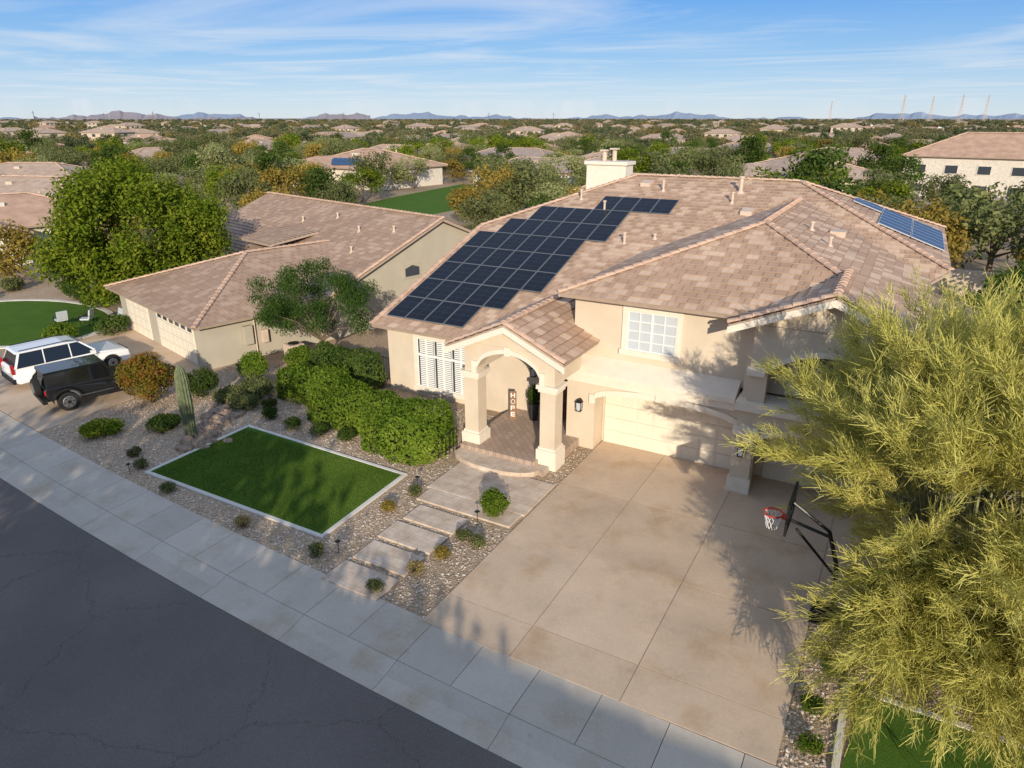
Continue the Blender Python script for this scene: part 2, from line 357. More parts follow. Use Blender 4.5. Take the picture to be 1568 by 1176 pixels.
def bush(name,loc,rx,rz,mat,nl,size,rxy=None):
    e=empty(name,loc)
    C=[];Rr=[]
    for i in range(14):
        d=rng.normal(size=3); d/=np.linalg.norm(d); d[2]=abs(d[2])*1.0
        f=.62; C.append((d[0]*rx*f,d[1]*rx*f*(rxy or 1),rz*.42+d[2]*rz*.35)); Rr.append(rx*.42)
    C.append((0,0,rz*.45)); Rr.append(rx*.75)
    me=quads_mesh('foliage',leaves(C,Rr,nl,size,min(1,rz/rx*.6+.2),shell=.25),mat); obj('foliage',me,e)
    mb=MB()
    for i in range(6):
        a=i*1.05+.2; mb.tube([(0,0,-.05),(math.cos(a)*rx*.3,math.sin(a)*rx*.3,rz*.35),(math.cos(a)*rx*.6,math.sin(a)*rx*.6,rz*.6)],[.035,.022,.008],'bark',4,False)
    mb.build('stems',e)
    return e
def hedge(name,x0,x1,y0,y1,h,mat,dens=430,size=.055,wob=.32,rot=0):
    cx,cy=(x0+x1)/2,(y0+y1)/2; e=empty(name,(cx,cy,0),rot); lx,ly=(x1-x0)/2,(y1-y0)/2
    area=4*(lx+ly)*h+4*lx*ly; n=int(area*dens)
    P=np.zeros((n,3)); pa=[4*lx*ly,2*lx*h,2*lx*h,2*ly*h,2*ly*h]; pa=np.array(pa)/sum(pa)
    k=rng.choice(5,n,p=pa); a=rng.random(n)*2-1; b_=rng.random(n)*2-1; zz=rng.random(n)*h
    P[:,0]=np.where(k==0,a*lx,np.where(k<=2,a*lx,np.where(k==3,-lx,lx)))
    P[:,1]=np.where(k==0,b_*ly,np.where(k==1,-ly,np.where(k==2,ly,a*ly)))
    P[:,2]=np.where(k==0,h,zz)
    q=np.abs(P[:,:2])/np.array([lx,ly]); 
    rad=(q[:,0]**5+q[:,1]**5)**(1/5); P[:,:2]/=np.maximum(1,rad)[:,None]
    topr=(P[:,2]/h)**5; P[:,0]*=1-.12*topr; P[:,1]*=1-.14*topr
    w=np.sin(P[:,0]*2.3+cx)*np.cos(P[:,1]*2.7+1)+.6*np.sin(P[:,0]*5.1+P[:,2]*4+cy)*np.cos(P[:,1]*4.7+P[:,2]*3)
    nrm=P/np.array([lx,ly,h]); nrm/=np.linalg.norm(nrm,axis=1)[:,None]+1e-6
    P+=nrm*(w*wob*.4+rng.normal(size=n)*.06)[:,None]
    P[:,2]=np.abs(P[:,2])
    d=nrm*.7+rng.normal(size=(n,3))*.6; d/=np.linalg.norm(d,axis=1)[:,None]
    t=np.cross(d,rng.normal(size=(n,3))); t/=np.linalg.norm(t,axis=1)[:,None]; b2=np.cross(d,t)
    s=size*(.6+.9*rng.random(n))[:,None]
    V=np.stack([P-t*s,P-b2*s*.6,P+t*s,P+b2*s*.6],1)
    obj('foliage',quads_mesh('foliage',V,mat),e)
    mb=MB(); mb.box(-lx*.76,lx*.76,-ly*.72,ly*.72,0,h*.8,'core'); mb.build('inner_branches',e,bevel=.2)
    return e
# ------------------------------------------------------------------ ground, road, walk
def yin(x): return 11.34+.001875*x*x if x<0 else 11.34+.0006*x*x
xs=[-9000,-3000,-800,-300,-150,-100]+list(np.arange(-80,61,4.0))+[100,150,300,800,3000,9000]
def yi(x): return yin(max(-100,min(60,x)))
mb=MB()
prof=lambda x:[(-9000,-.01),(yi(x)-2.4-10.4-2.4,-.01),(yi(x)-2.4-10.4-2.35,-.2),(yi(x)-.04,-.2),(yi(x)+.01,-.01),(200,-.01),(1000,-.01),(9000,-.01)]
for a,b in zip(xs,xs[1:]):
    pa,pb=prof(a),prof(b)
    for i in range(len(pa)-1): mb.face([(a,*pa[i]),(b,*pb[i]),(b,*pb[i+1]),(a,*pa[i+1])],'ground')
mb.build('ground',merge=True)
mb=MB()
for a,b in zip(xs[4:-3],xs[5:-2]):
    mb.face([(a,yi(a)-2.4-10.5,-.13),(b,yi(b)-2.4-10.5,-.13),(b,yi(b)-2.35,-.13),(a,yi(a)-2.35,-.13)],'asphalt')
mb.build('road',merge=True)
sw=empty('sidewalk'); mb=MB(); mg=MB()
def strip(off0,off1,z0,z1,xa,xb,gap,m_,mbb,sgn=1):
    ya=lambda x,o:(yi(x)-o) if sgn>0 else (yi(x)-2.4-10.4-2.4+o)
    a,b=xa+gap,xb-gap
    A=[(a,ya(a,off0),z0),(b,ya(b,off0),z0),(b,ya(b,off1),z1),(a,ya(a,off1),z1)]
    if sgn>0: A=A[::-1]
    mbb.face(A,m_)
    B=[(p[0],p[1],p[2]-.12) for p in A]
    for i in range(4):
        j=(i+1)%4; mbb.face([B[i],B[j],A[j],A[i]],m_)
x=-98.6
while x<58:
    for sg in (1,-1):
        strip(0,1.5,.012,.008,x,x+1.55,.008,'walk',mb,sg)
        if int(round(x/1.55))%2==0:
            strip(1.515,1.95,.006,-.085,x,x+3.1,.006,'walk',mg,sg); strip(1.95,2.42,-.085,-.118,x,x+3.1,.006,'walk',mg,sg)
    x+=1.55
mb.build('slabs',sw); mg.build('kerb_and_gutter',sw)
dr=empty('driveway'); mb=MB(); g=.012
X=[-9.0,-6.43,-3.65,-.35]; Y=[11.36,12.6,16.1,19.6,23.4]
for i in range(3):
    for j in range(4): 
        mb.box(X[i]+g,X[i+1]-g,Y[j]+g,Y[j+1]-g,-.05,.022,'drive')
for j in (2,3): mb.box(-.35+g,1.25,Y[j]+g,Y[j+1]-g,-.05,.022,'drive')
mb.box(-9.0,1.25,23.4,24,-.05,.021,'drive')
mb.build('slabs',dr)
mb=MB(); mb.box(-8.99,-.36,11.37,23.4,-.06,.012,'joint'); mb.box(-.36,1.24,16.1,23.4,-.06,.012,'joint'); mb.build('joint_bed',dr)
mb=MB()
mb.ext([(-29.4,13.0),(-38.2,14.1),(-39.6,19.0),(-41.5,24.6),(-29.6,21.4)],'z',-.05,.012,'drive')
mb.build('neighbour_driveway')
lw=empty('lawn'); LC=[(-22.3,13.05),(-14.0,13.05),(-14.2,17.3),(-22.3,17.5)]
mb=MB(); mb.ext(LC,'z',-.05,.03,'turf'); mb.build('turf',lw)
n=60000; P=np.zeros((n,3)); P[:,0]=-22.25+rng.random(n)*8.1; P[:,1]=13.08+rng.random(n)*4.2; P[:,2]=.03
a=rng.random(n)*6.28; t=np.stack([np.cos(a),np.sin(a),0*a],1)*.007; up=np.stack([rng.normal(size=n)*.012,rng.normal(size=n)*.012,.03+.02*rng.random(n)],1)
L_turf=leaf_mat('turf_blade',[(.065,.115,.016),(.12,.19,.028),(.17,.25,.042),(.21,.28,.058)],.2)
obj('blades',quads_mesh('blades',np.stack([P-t,P+t,P+up],1),L_turf),lw)
mb=MB()
mb.ext([(-22.46,12.9),(-13.84,12.9),(-13.87,13.05),(-22.46,13.05)],'z',-.03,.05,'curbc')
mb.ext([(-14.0,13.052),(-13.86,13.052),(-14.05,17.44),(-14.2,17.3)],'z',-.03,.05,'curbc')
mb.ext([(-14.2,17.302),(-14.05,17.442),(-22.46,17.65),(-22.3,17.502)],'z',-.03,.05,'curbc')
mb.ext([(-22.46,13.052),(-22.3,13.052),(-22.3,17.50),(-22.46,17.648)],'z',-.03,.05,'curbc')
mb.build('concrete_border',lw,bevel=.012)
fw=empty('garden_path'); mb=MB()
for k,(a,b) in enumerate([(11.42,12.4),(12.62,13.6),(13.82,14.8),(15.02,15.95)]):
    mb.box(-12.45+.06*(k%2),-10.5,a,b,-.05,.05,'paver')
mb.box(-12.75,-9.15,16.2,17.0,-.05,.05,'paver')
mb.box(-12.9,-9.06,17.02,19.3,-.05,.052,'paver')
mb.build('stone_slabs',fw,bevel=.015)
mb=MB()
arc=[(-13.4,19.6)]+[(-11.7+1.75*math.cos(a),19.7+.75*math.sin(a)) for a in np.linspace(math.pi,2*math.pi,14)]+[(-9.7,19.6),(-9.7,20.1),(-13.4,20.1)]
mb.ext(arc,'z',0,.2,'paver'); mb.build('entry_step',fw,bevel=.02)
def inpoly(x,y):
    if -22.5<x<-13.85 and 12.85<y<17.6: return True
    if -12.95<x<-9 and 16.1<y<19.3: return True
    if -12.5<x<-10.45:
        for a,b in [(11.4,12.42),(12.6,13.62),(13.8,14.82),(15,16)]:
            if a<y<b: return True
    if -13.5<x<-9.6 and y>18.8: return True
    if x>-9.02 and x<-.33: return True
    if x>-.4 and x<1.3 and y>16: return True
    if .6<x and 11.4<y<14.4: return True
    if x<-29.2: return True
    return False
pts=[]
while len(pts)<34000:
    x=random.uniform(-29.2,5); y=random.uniform(11.4,23.5)
    if y<yin(x)+.04 or inpoly(x,y): continue
    pts.append((x,y))
P=np.array(pts); n=len(P)
base=np.array([[1,0,0],[0,1,0],[-1,0,0],[0,-1,0],[0,0,.7]],float)
s=(.015+.030*rng.random(n)**2)[:,None,None]; a=rng.random(n)*6.28; ca,sa=np.cos(a),np.sin(a)
Bv=np.repeat(base[None],n,0)+rng.normal(size=(n,5,3))*.18; Bv[:,:,0]*=1.3
Vv=np.empty_like(Bv); Vv[:,:,0]=Bv[:,:,0]*ca[:,None]-Bv[:,:,1]*sa[:,None]; Vv[:,:,1]=Bv[:,:,0]*sa[:,None]+Bv[:,:,1]*ca[:,None]; Vv[:,:,2]=Bv[:,:,2]
Vv=Vv*s; Vv[:,:,0]+=P[:,0][:,None]; Vv[:,:,1]+=P[:,1][:,None]
me=bpy.data.meshes.new('gravel'); me.vertices.add(n*5); me.vertices.foreach_set('co',Vv.astype(np.float32).ravel())
tri=np.array([[0,1,4],[1,2,4],[2,3,4],[3,0,4]]); F=(tri[None]+5*np.arange(n)[:,None,None]).reshape(-1).astype(np.int32)
me.loops.add(len(F)); me.loops.foreach_set('vertex_index',F); me.polygons.add(len(F)//3); me.polygons.foreach_set('loop_start',np.arange(0,len(F),3,dtype=np.int32)); me.polygons.foreach_set('loop_total',np.full(len(F)//3,3,dtype=np.int32))
me.materials.append(M['pebble']); me.update(); obj('gravel',me)
def rock(mb,c,r):
    n1,n2=7,5; rings=[]
    ph=random.random()*6
    for i in range(n2):
        th=math.pi*(i/(n2-1))*.62+.02; row=[]
        for k in range(n1):
            an=2*math.pi*k/n1+ph; q=r*(.8+.4*random.random())
            row.append((c[0]+q*math.sin(th)*math.cos(an)*1.2,c[1]+q*math.sin(th)*math.sin(an),c[2]+q*math.cos(th)*.75))
        rings.append(row)
    for a,b in zip(rings,rings[1:]):
        for k in range(n1): mb.face([a[k],b[k],b[(k+1)%n1],a[(k+1)%n1]],'boulder')
mb=MB()
for i in range(150):
    t=random.random(); x=-22.6-2.6*t+random.gauss(0,.36); y=14.8+5.8*t+random.gauss(0,.3); rock(mb,(x,y,.0),random.uniform(.1,.3))
mb.build('rock_border')
# ------------------------------------------------------------------ main house
H=empty('stucco_house')
S=lambda y:3.34+.333*(y-24)
w=MB()
w.ext([(24.0,-.02),(24.0,3.2),(33.2,6.2),(44.5,6.0),(44.5,-.02)],'x',-20,-10.25,'stucco')
w.ext([(30,-.02),(30,5.8),(45.4,5.9),(45.4,-.02)],'x',-10.2,1.2,'stucco')
w.box(-10.2,.75,23.1,33.9,3.36,5.86,'stucco')
w.box(-10.2,1.0,23.52,30,-.02,3.1,'stucco')
def arch_pts(x0,x1,z0,zs,zc,X0,X1,Z1,n=14,flat=False):
    pts=[(X0,z0),(X0,Z1),(X1,Z1),(X1,z0),(x1,z0),(x1,zs)]
    for i in range(1,n):
        t=i/n; x=x1+(x0-x1)*t; z=zs+(zc-zs)*(math.sin(math.pi*t)**(.55 if flat else .8)); pts.append((x,z))
    pts+=[(x0,zs),(x0,z0)]
    return pts
w.ext(arch_pts(-9.05,-3.8,-.02,2.15,2.5,-10.2,-3.76,3.12,flat=True),'y',22.6,22.92,'stucco')
w.box(-10.2,-9.05,22.92,23.52,-.02,3.1,'stucco'); w.box(-9.05,-3.76,22.92,23.52,2.75,3.1,'stucco')
w.build('walls',H)
t=MB()
t.ext([(22.38,3.02),(22.38,3.18),(23.1,3.62),(23.1,3.02)],'x',-10.28,-3.95,'trim')
t.box(-10.24,-3.95,22.5,22.6,2.72,3.018,'trim')
for i in range(14):
    a=i/14;b=(i+1)/14
    xa=-9.05+5.25*a; xb=-9.05+5.25*b
    za=2.15+.35*math.sin(math.pi*a)**.55; zb=2.15+.35*math.sin(math.pi*b)**.55
    t.ext([(xa,za),(xb,zb),(xb,zb+.22),(xa,za+.22)],'y',22.54,22.598,'trim')
t.box(-9.25,-9.02,22.5,22.597,1.95,2.3,'trim'); t.box(-6.7,-6.3,22.48,22.54,2.5,2.78,'trim')
def window(tb,gb,x0,x1,z0,z1,y,nx,nz,tr=.16,glass='blind',mat='trim',mw=.014):
    tb.box(x0-tr,x1+tr,y-.07,y-.003,z1,z1+tr,mat); tb.box(x0-tr-.06,x1+tr+.06,y-.12,y-.003,z0-tr,z0,mat)
    tb.box(x0-tr,x0,y-.07,y-.003,z0,z1,mat); tb.box(x1,x1+tr,y-.07,y-.003,z0,z1,mat)
    gb.face([(x0,y-.012,z0),(x1,y-.012,z0),(x1,y-.012,z1),(x0,y-.012,z1)],glass)
    for i in range(nx+1):
        xx=x0+(x1-x0)*i/nx; ww=.035 if i in(0,nx) or (nx==4 and i==2) else mw
        tb.box(xx-ww,xx+ww,y-.045,y-.014,z0,z1,'white')
    for i in range(nz+1):
        zz=z0+(z1-z0)*i/nz; ww=.035 if i in(0,nz) else mw
        tb.box(x0,x1,y-.043,y-.0145,zz-ww,zz+ww,'white')
gl=MB()
window(t,gl,-8.1,-6.3,4.1,5.55,23.1,4,4,tr=.2,mw=.016)
window(t,gl,-18.3,-15.5,.45,2.75,24.0,3,1,tr=.2,glass='glass')
for i in range(3):
    xa=-18.26+i*.935
    for k in range(24):
        zz=.52+k*.092
        t.ext([(23.955,zz),(23.975,zz+.01),(23.98,zz+.055),(23.965,zz+.05)],'x',xa+.09,xa+.40,'white')
        t.ext([(23.955,zz),(23.975,zz+.01),(23.98,zz+.055),(23.965,zz+.05)],'x',xa+.5,xa+.84,'white')
    t.box(xa+.41,xa+.49,23.94,23.98,.48,2.72,'white')
t.box(-18.27,-15.52,23.92,23.985,1.95,2.05,'white')
t.build('trim',H); gl.build('window_panes',H)
def gdoor(x0,x1,z1,y,nx,name,parent,mat='gdoor'):
    d=MB(); d.box(x0,x1,y,y+.05,0.02,z1,mat)
    hh=(z1-.02)/4; ww=(x1-x0)/nx
    for r in range(4):
        for c in range(nx):
            d.box(x0+c*ww+.07,x0+(c+1)*ww-.07,y-.018,y-.001,.02+r*hh+.07,.02+(r+1)*hh-.06,mat)
        if r: d.box(x0,x1,y-.006,y-.0005,.02+r*hh-.006,.02+r*hh+.006,'joint')
    d.build(name,parent,bevel=.006)
gdoor(-8.95,-3.9,2.2,23.45,8,'garage_door',H)
gdoor(-2.9,.5,2.15,23.45,4,'single_garage_door',H)
b=MB()
b.ext(arch_pts(-3.1,.55,-.02,2.0,2.45,-3.75,1.2,3.1),'y',22.1,22.5,'stucco')
b.ext(arch_pts(-3.0,.45,3.3,4.4,5.15,-3.55,1.0,5.9)+[], 'y',22.15,22.5,'stucco')
b.ext([(-3.7,5.92),(-1.35,6.95),(1.05,5.92)],'y',22.12,22.5,'stucco')
b.box(-3.75,-3.55,22.5,23.1,3.3,5.85,'stucco'); b.box(.8,1.0,22.5,23.1,3.3,5.85,'stucco')
b.box(-3.75,-3.2,22.5,23.52,-.02,3.1,'stucco'); b.box(.7,1.2,22.5,23.52,-.02,3.1,'stucco')
b.build('bay_walls',H)
t=MB()
t.box(-3.85,1.3,21.95,22.09,3.0,3.3,'trim'); t.box(-3.85,1.3,22.09,23.1,3.1,3.3,'trim')
for x0 in (-3.82,.52):
    t.box(x0,x0+.76,21.9,22.099,2.15,2.4,'trim'); t.box(x0+.05,x0+.7,21.95,22.099,0.55,2.15,'stucco'); t.box(x0,x0+.76,21.9,22.099,0.0,.55,'trim')
    t.box(x0+.2,x0+.76 if x0<0 else x0+.5,21.98,22.149,4.25,4.5,'trim')
for i in range(12):
    a=i/12;bb=(i+1)/12
    xa=-3.0+3.45*a; xb=-3.0+3.45*bb; za=4.4+.75*math.sin(math.pi*a)**.8; zb=4.4+.75*math.sin(math.pi*bb)**.8
    t.ext([(xa,za),(xb,zb),(xb,zb+.18),(xa,za+.18)],'y',22.06,22.148,'trim')
    xa=-3.1+3.65*a; xb=-3.1+3.65*bb; za=2.0+.45*math.sin(math.pi*a)**.8; zb=2.0+.45*math.sin(math.pi*bb)**.8
    t.ext([(xa,za),(xb,zb),(xb,zb+.18),(xa,za+.18)],'y',22.03,22.098,'trim')
t.build('bay_trim',H)
gl=MB(); t=MB(); window(t,gl,-2.3,-.3,3.6,5.2,23.1,3,2,glass='glass'); t.build('bay_window_frame',H); gl.build('bay_window',H)
p=MB()
PX=[(-13.4,-12.8),(-10.2,-9.6)]
p.ext(arch_pts(-12.8,-10.2,3.25,3.45,4.15,-13.35,-9.65,4.36,flat=True), 'y',20.3,20.75,'stucco')
p.ext([(-13.5,4.362),(-11.5,5.2),(-9.5,4.362)],'y',20.32,20.73,'stucco')
p.box(-13.35,-12.9,20.75,24,3.25,4.3,'stucco'); p.box(-10.1,-9.65,20.75,22.6,3.25,4.3,'stucco')
for a,bx in PX: p.box(a,bx,20.3,20.9,.0,3.0,'stucco')
p.box(-10.2,-9.9,22.92,24,3.1,4.3,'stucco')
p.build('portico_walls',H)
t=MB()
for a,bx in PX:
    t.box(a-.06,bx+.06,20.24,20.96,2.98,3.1,'trim'); t.box(a-.12,bx+.12,20.18,21.02,3.1,3.25,'trim')
    t.box(a-.1,bx+.1,20.2,21.0,0.0,.75,'trim'); t.box(a-.04,bx+.04,20.26,20.94,.75,.84,'trim')
for i in range(14):
    a=i/14;bb=(i+1)/14
    xa=-12.8+2.6*a; xb=-12.8+2.6*bb; za=3.45+.7*math.sin(math.pi*a)**.55; zb=3.45+.7*math.sin(math.pi*bb)**.55
    t.ext([(xa,za),(xb,zb),(xb,zb+.17),(xa,za+.17)],'y',20.24,20.298,'trim')
t.box(-13.0,-12.8,20.2,20.298,3.25,3.7,'trim'); t.box(-10.2,-10.0,20.2,20.298,3.25,3.7,'trim'); t.box(-11.62,-11.38,20.2,20.239,4.1,4.42,'trim')
t.build('portico_trim',H)
po=MB(); po.box(-13.4,-10.2,19.9,24.0,0,.35,'brickpaver'); po.box(-10.2,-9.62,20.95,22.58,0,.351,'brickpaver'); po.build('porch_floor',H,bevel=.02)
d=MB(); d.box(-11.7,-10.75,23.93,23.99,.36,2.6,'wood')
for zz in (.5,1.25,2.0): d.box(-11.6,-11.27,23.905,23.929,zz,zz+.55,'wood'); d.box(-11.18,-10.85,23.905,23.929,zz,zz+.55,'wood')
d.box(-11.85,-11.7,23.9,23.99,.36,2.75,'trim'); d.box(-10.75,-10.6,23.9,23.99,.36,2.75,'trim'); d.box(-11.85,-10.6,23.9,23.99,2.75,2.9,'trim')
d.build('front_door',H)
r=MB()
A=(-20.5,23.5,S(23.5));B=(-20.5,33.2,S(33.2));C=(-14.2,40.5,S(40.5));D=(-5.2,40.5,S(40.5))
EX=1.95;EY=32.7;ez=S(EY);E=(EX,EY,ez);BK=46.0
roof(r,[A,(-4.0,23.5,S(23.5)),E,D,C,B],(1,0,0))
roof(r,[E,(EX,BK,ez),D],(0,1,0))
roof(r,[(EX,BK,ez),(-20.5,BK,ez),C,D],(1,0,0))
roof(r,[(-20.5,BK,ez),B,C],(0,1,0))
g0=(-10.65,22.5,6.0);g1=(1.25,22.5,6.0);gp=(-4.7,28.6,8.2)
roof(r,[g0,g1,gp],(1,0,0)); roof(r,[g1,(1.25,33.0,6.0),(-4.7,38.9,8.2),gp],(0,1,0)); roof(r,[(-10.65,32.2,6.0),g0,gp,(-4.7,38.6,8.2)],(0,1,0))
roof(r,[(-4.3,21.65,5.92),(-1.35,21.65,7.15),(-1.35,26.3,7.15),(-4.3,23.2,5.92)],(0,1,0)); roof(r,[(1.5,21.65,5.92),(1.5,23.6,5.92),(-1.35,26.3,7.15),(-1.35,21.65,7.15)],(0,1,0))
roof(r,[(-13.95,19.95,4.2),(-11.5,19.95,5.32),(-11.5,29.9,5.32),(-13.95,26.6,4.2)],(0,1,0)); roof(r,[(-9.15,19.95,4.25),(-9.15,23.08,4.25),(-10.25,28,4.75),(-11.5,29.9,5.32),(-11.5,19.95,5.32)],(0,1,0))
r.build('tile_roof',H)
k=MB()
for a,bq in [(B,C),(C,D),(E,D),((EX,BK,ez),D),(A,B),(g0,gp),(g1,gp),(gp,(-4.7,37.8,8.2)),((-4.3,21.7,5.95),(-1.35,21.7,7.17)),((1.5,21.7,5.95),(-1.35,21.7,7.17)),((-1.35,21.7,7.17),(-1.35,25.8,7.17)),((-13.9,20.0,4.24),(-11.5,20.0,5.34)),((-9.15,20.0,4.28),(-11.5,20.0,5.34)),((-11.5,20.0,5.34),(-11.5,29.6,5.34))]:
    caps(k,a,bq)
k.build('ridge_tiles',H,False)
t=MB()
def board(a,b_,h=.22,y=19.9,th=.05,m_='trim'):
    t.ext([(a[0],a[1]-h),(b_[0],b_[1]-h),(b_[0],b_[1]),(a[0],a[1])],'y',y,y+th,m_)
board((-13.97,4.13),(-11.5,5.25)); board((-11.5,5.25),(-9.12,4.16)); 
board((-4.32,5.86),(-1.35,7.08),y=21.6); board((-1.35,7.08),(1.52,5.86),y=21.6)
t.build('rake_boards',H)
c=MB(); c.box(-17.5,-15.0,40.6,41.9,4.5,9.35,'trim'); c.box(-17.62,-14.88,40.48,42.02,9.35,9.55,'trim')
c.tube([(-16.6,41.2,9.55),(-16.6,41.2,10.1)],.14,'vent',10); c.tube([(-16.0,41.3,9.55),(-16.0,41.3,10.2)],.14,'vent',10)
c.box(-16.85,-16.35,41.0,41.45,10.1,10.2,'vent'); c.box(-16.25,-15.75,41.05,41.5,10.2,10.3,'vent')
c.build('chimney',H,bevel=.02)
v=MB()
def pipe(x,y,z,h=.45,rr=.06):
    v.tube([(x,y,z-.1),(x,y,z+h)],rr,'vent',10); v.tube([(x,y,z+h),(x,y,z+h+.08)],rr*1.6,'vent',10); v.tube([(x,y,z-.05),(x,y,z+.1)],[rr*2.6,rr*1.1],'vent',10)
for x,y in [(-11.9,32.6),(-10.6,33.3),(-14.3,35.8),(-16.2,37.0),(-12.0,38.6),(-8.0,37.6)]:
    pipe(x,y,S(y),.5 if x!=-10.6 else .2)
def hoodv(x,y,z):
    v.ext([(y-.3,z-.1),(y-.3,z+.12),(y+.35,z+.25),(y+.5,z+.1)],'x',x-.28,x+.28,'vent')
hoodv(-7.0,36.6,S(36.6)); hoodv(-13.2,39.3,S(39.3)); 
pipe(-7.9,38.9,S(38.9),.75,.1)
for x,y in [(-2.4,29.5),(-3.3,31.0)]:
    z=6+.37*(1.25-x); pipe(x,y,z,.3); 
v.ext([(32.2,7.3),(32.2,7.55),(32.9,7.55),(32.9,7.3)],'x',-2.7,-2.1,'vent')
v.build('roof_vents',H)
def lantern(x,y,z):
    l=MB(); l.box(x-.05,x+.05,y-.02,y,z-.1,z+.15,'metal'); l.box(x-.03,x+.03,y-.14,y-.02,z+.1,z+.13,'metal')
    l.ext([(x-.07,z-.2),(x-.05,z-.26),(x+.05,z-.26),(x+.07,z-.2),(x+.09,z+.05),(x-.09,z+.05)],'y',y-.24,y-.08,'blind')
    for a in (-.1,.085):
        for q in (-.25,-.08): l.box(x+a,x+a+.018,y+q,y+q+.018,z-.22,z+.07,'metal')
    l.ext([(x-.13,z+.07),(x+.13,z+.07),(x+.03,z+.2),(x-.03,z+.2)],'y',y-.27,y-.05,'metal')
    l.box(x-.1,x+.1,y-.26,y-.06,z-.29,z-.26,'metal')
    l.build('wall_lantern',H)
lantern(-9.62,22.6,1.85); lantern(-12.3,24.0,2.3); lantern(-3.45,21.94,1.75)
def panelframe(origin,e,s,n,cw,ch,cells,mats,name,gap=.02,lift=.12,w_=.018):
    e0=empty(name,parent=H); f=MB(); g_=MB()
    for (c,rw) in cells:
        o=origin+e*(c*cw)+s*(rw*ch)+n*lift
        a=[o+e*gap+s*gap,o+e*(cw-gap)+s*gap,o+e*(cw-gap)+s*(ch-gap),o+e*gap+s*(ch-gap)]
        for i in range(4):
            j=(i+1)%4; f.face([a[i]-n*.05,a[j]-n*.05,a[j],a[i]],mats[1])
        inn=[o+e*(gap+w_)+s*(gap+w_),o+e*(cw-gap-w_)+s*(gap+w_),o+e*(cw-gap-w_)+s*(ch-gap-w_),o+e*(gap+w_)+s*(ch-gap-w_)]
        for i in range(4):
            j=(i+1)%4; f.face([a[i],a[j],inn[j],inn[i]],mats[1])
        g_.face([q-n*.003 for q in inn],mats[0],[(0,0),(1,0),(1,1),(0,1)])
    f.build('frames',e0); g_.build('cells',e0)
sl=math.atan(.333); e=Vector((1,0,0)); s=Vector((0,math.cos(sl),math.sin(sl))); n=Vector((0,-math.sin(sl),math.cos(sl)))
cells=[]
rows={0:(0,4),1:(0,5),2:(0,6),3:(0,6),4:(0,6),5:(1,7),6:(2,7),7:(5,9)}
for rw,(a,bq) in rows.items():
    for c_ in range(a,bq): cells.append((c_,rw))
panelframe(Vector((-20.15,24.2,S(24.2))),e,s,n,1.05,1.74,cells,('solar','pframe'),'solar_panels',w_=.022,gap=.014)
RD=EX-(-5.2); zr=lambda x:ez+(S(40.5)-ez)/RD*(EX-x)
sl2=math.atan((S(40.5)-ez)/RD); e=Vector((0,1,0)); s=Vector((-math.cos(sl2),0,math.sin(sl2))); n=Vector((math.sin(sl2),0,math.cos(sl2)))
cells=[(c_,rw) for rw in (0,1) for c_ in range(6)]+[(c_,2) for c_ in range(4,6)]
panelframe(Vector((1.75,36.7,zr(1.75))),e,s,n,1.05,1.55,cells,('solarb','pframel'),'right_solar_panels')
sg=empty('porch_sign',(-12.75,22.9,.35),.3); q=MB(); q.ext([(-.14,0),(.14,0),(.14,1.25),(-.14,1.25)],'y',-.02,.02,'signwood')
for i,zz in enumerate((.98,.70,.42,.14)):
    if i==0: q.box(-.09,-.05,-.03,-.021,zz,zz+.2,'white'); q.box(.05,.09,-.03,-.021,zz,zz+.2,'white'); q.box(-.05,.05,-.03,-.021,zz+.08,zz+.12,'white')
    if i==1:
        q.tube([(.08*math.cos(a),-.025,zz+.1+.1*math.sin(a)) for a in np.linspace(0,6.28,13)],.014,'white',4)
    if i==2:
        q.box(-.09,-.05,-.03,-.021,zz,zz+.2,'white'); q.box(-.05,.07,-.03,-.021,zz+.16,zz+.2,'white'); q.box(-.05,.07,-.03,-.021,zz+.08,zz+.11,'white'); q.box(.05,.08,-.03,-.021,zz+.1,zz+.2,'white')
    if i==3:
        q.box(-.09,-.05,-.03,-.021,zz,zz+.2,'white')
        for kk in (0,.08,.16): q.box(-.05,.08,-.03,-.021,zz+kk,zz+kk+.04,'white')
q.build('sign_board',sg)
pt=empty('potted_plant',(-12.0,23.3,.35)); q=MB(); q.tube([(0,0,0),(0,0,.75)],[.16,.24],'pot',14); q.build('pot',pt)
ce=[(0,0,.95),(.12,0,1.15),(-.12,.05,1.1),(0,0,1.35)]; obj('foliage',quads_mesh('foliage',leaves(ce,[.3,.22,.22,.2],900,.06),L_dark),pt)
rl=empty('iron_railing'); q=MB()
q.tube([(-13.55,19.9,1.0),(-13.75,19.3,.78),(-13.9,18.9,.55)],.02,'metal',6); q.tube([(-13.55,19.9,.3),(-13.75,19.3,.15),(-13.9,18.9,.1)],.015,'metal',6)
for i in range(7):
    f=i/6; q.tube([(-13.55-.35*f,19.9-1.0*f,0),(-13.55-.35*f,19.9-1.0*f,1.0-.45*f)],.012,'metal',5)
q.build('bars',rl)
f=empty('yard_fence'); q=MB()
for i in range(31):
    x=-24.9+i*.15; q.tube([(x,24.6,0),(x,24.6,1.3)],.012,'metal',5)
q.tube([(-24.9,24.6,1.2),(-20.2,24.6,1.2)],.02,'metal',5); q.tube([(-24.9,24.6,.15),(-20.2,24.6,.15)],.02,'metal',5); q.build('bars',f)
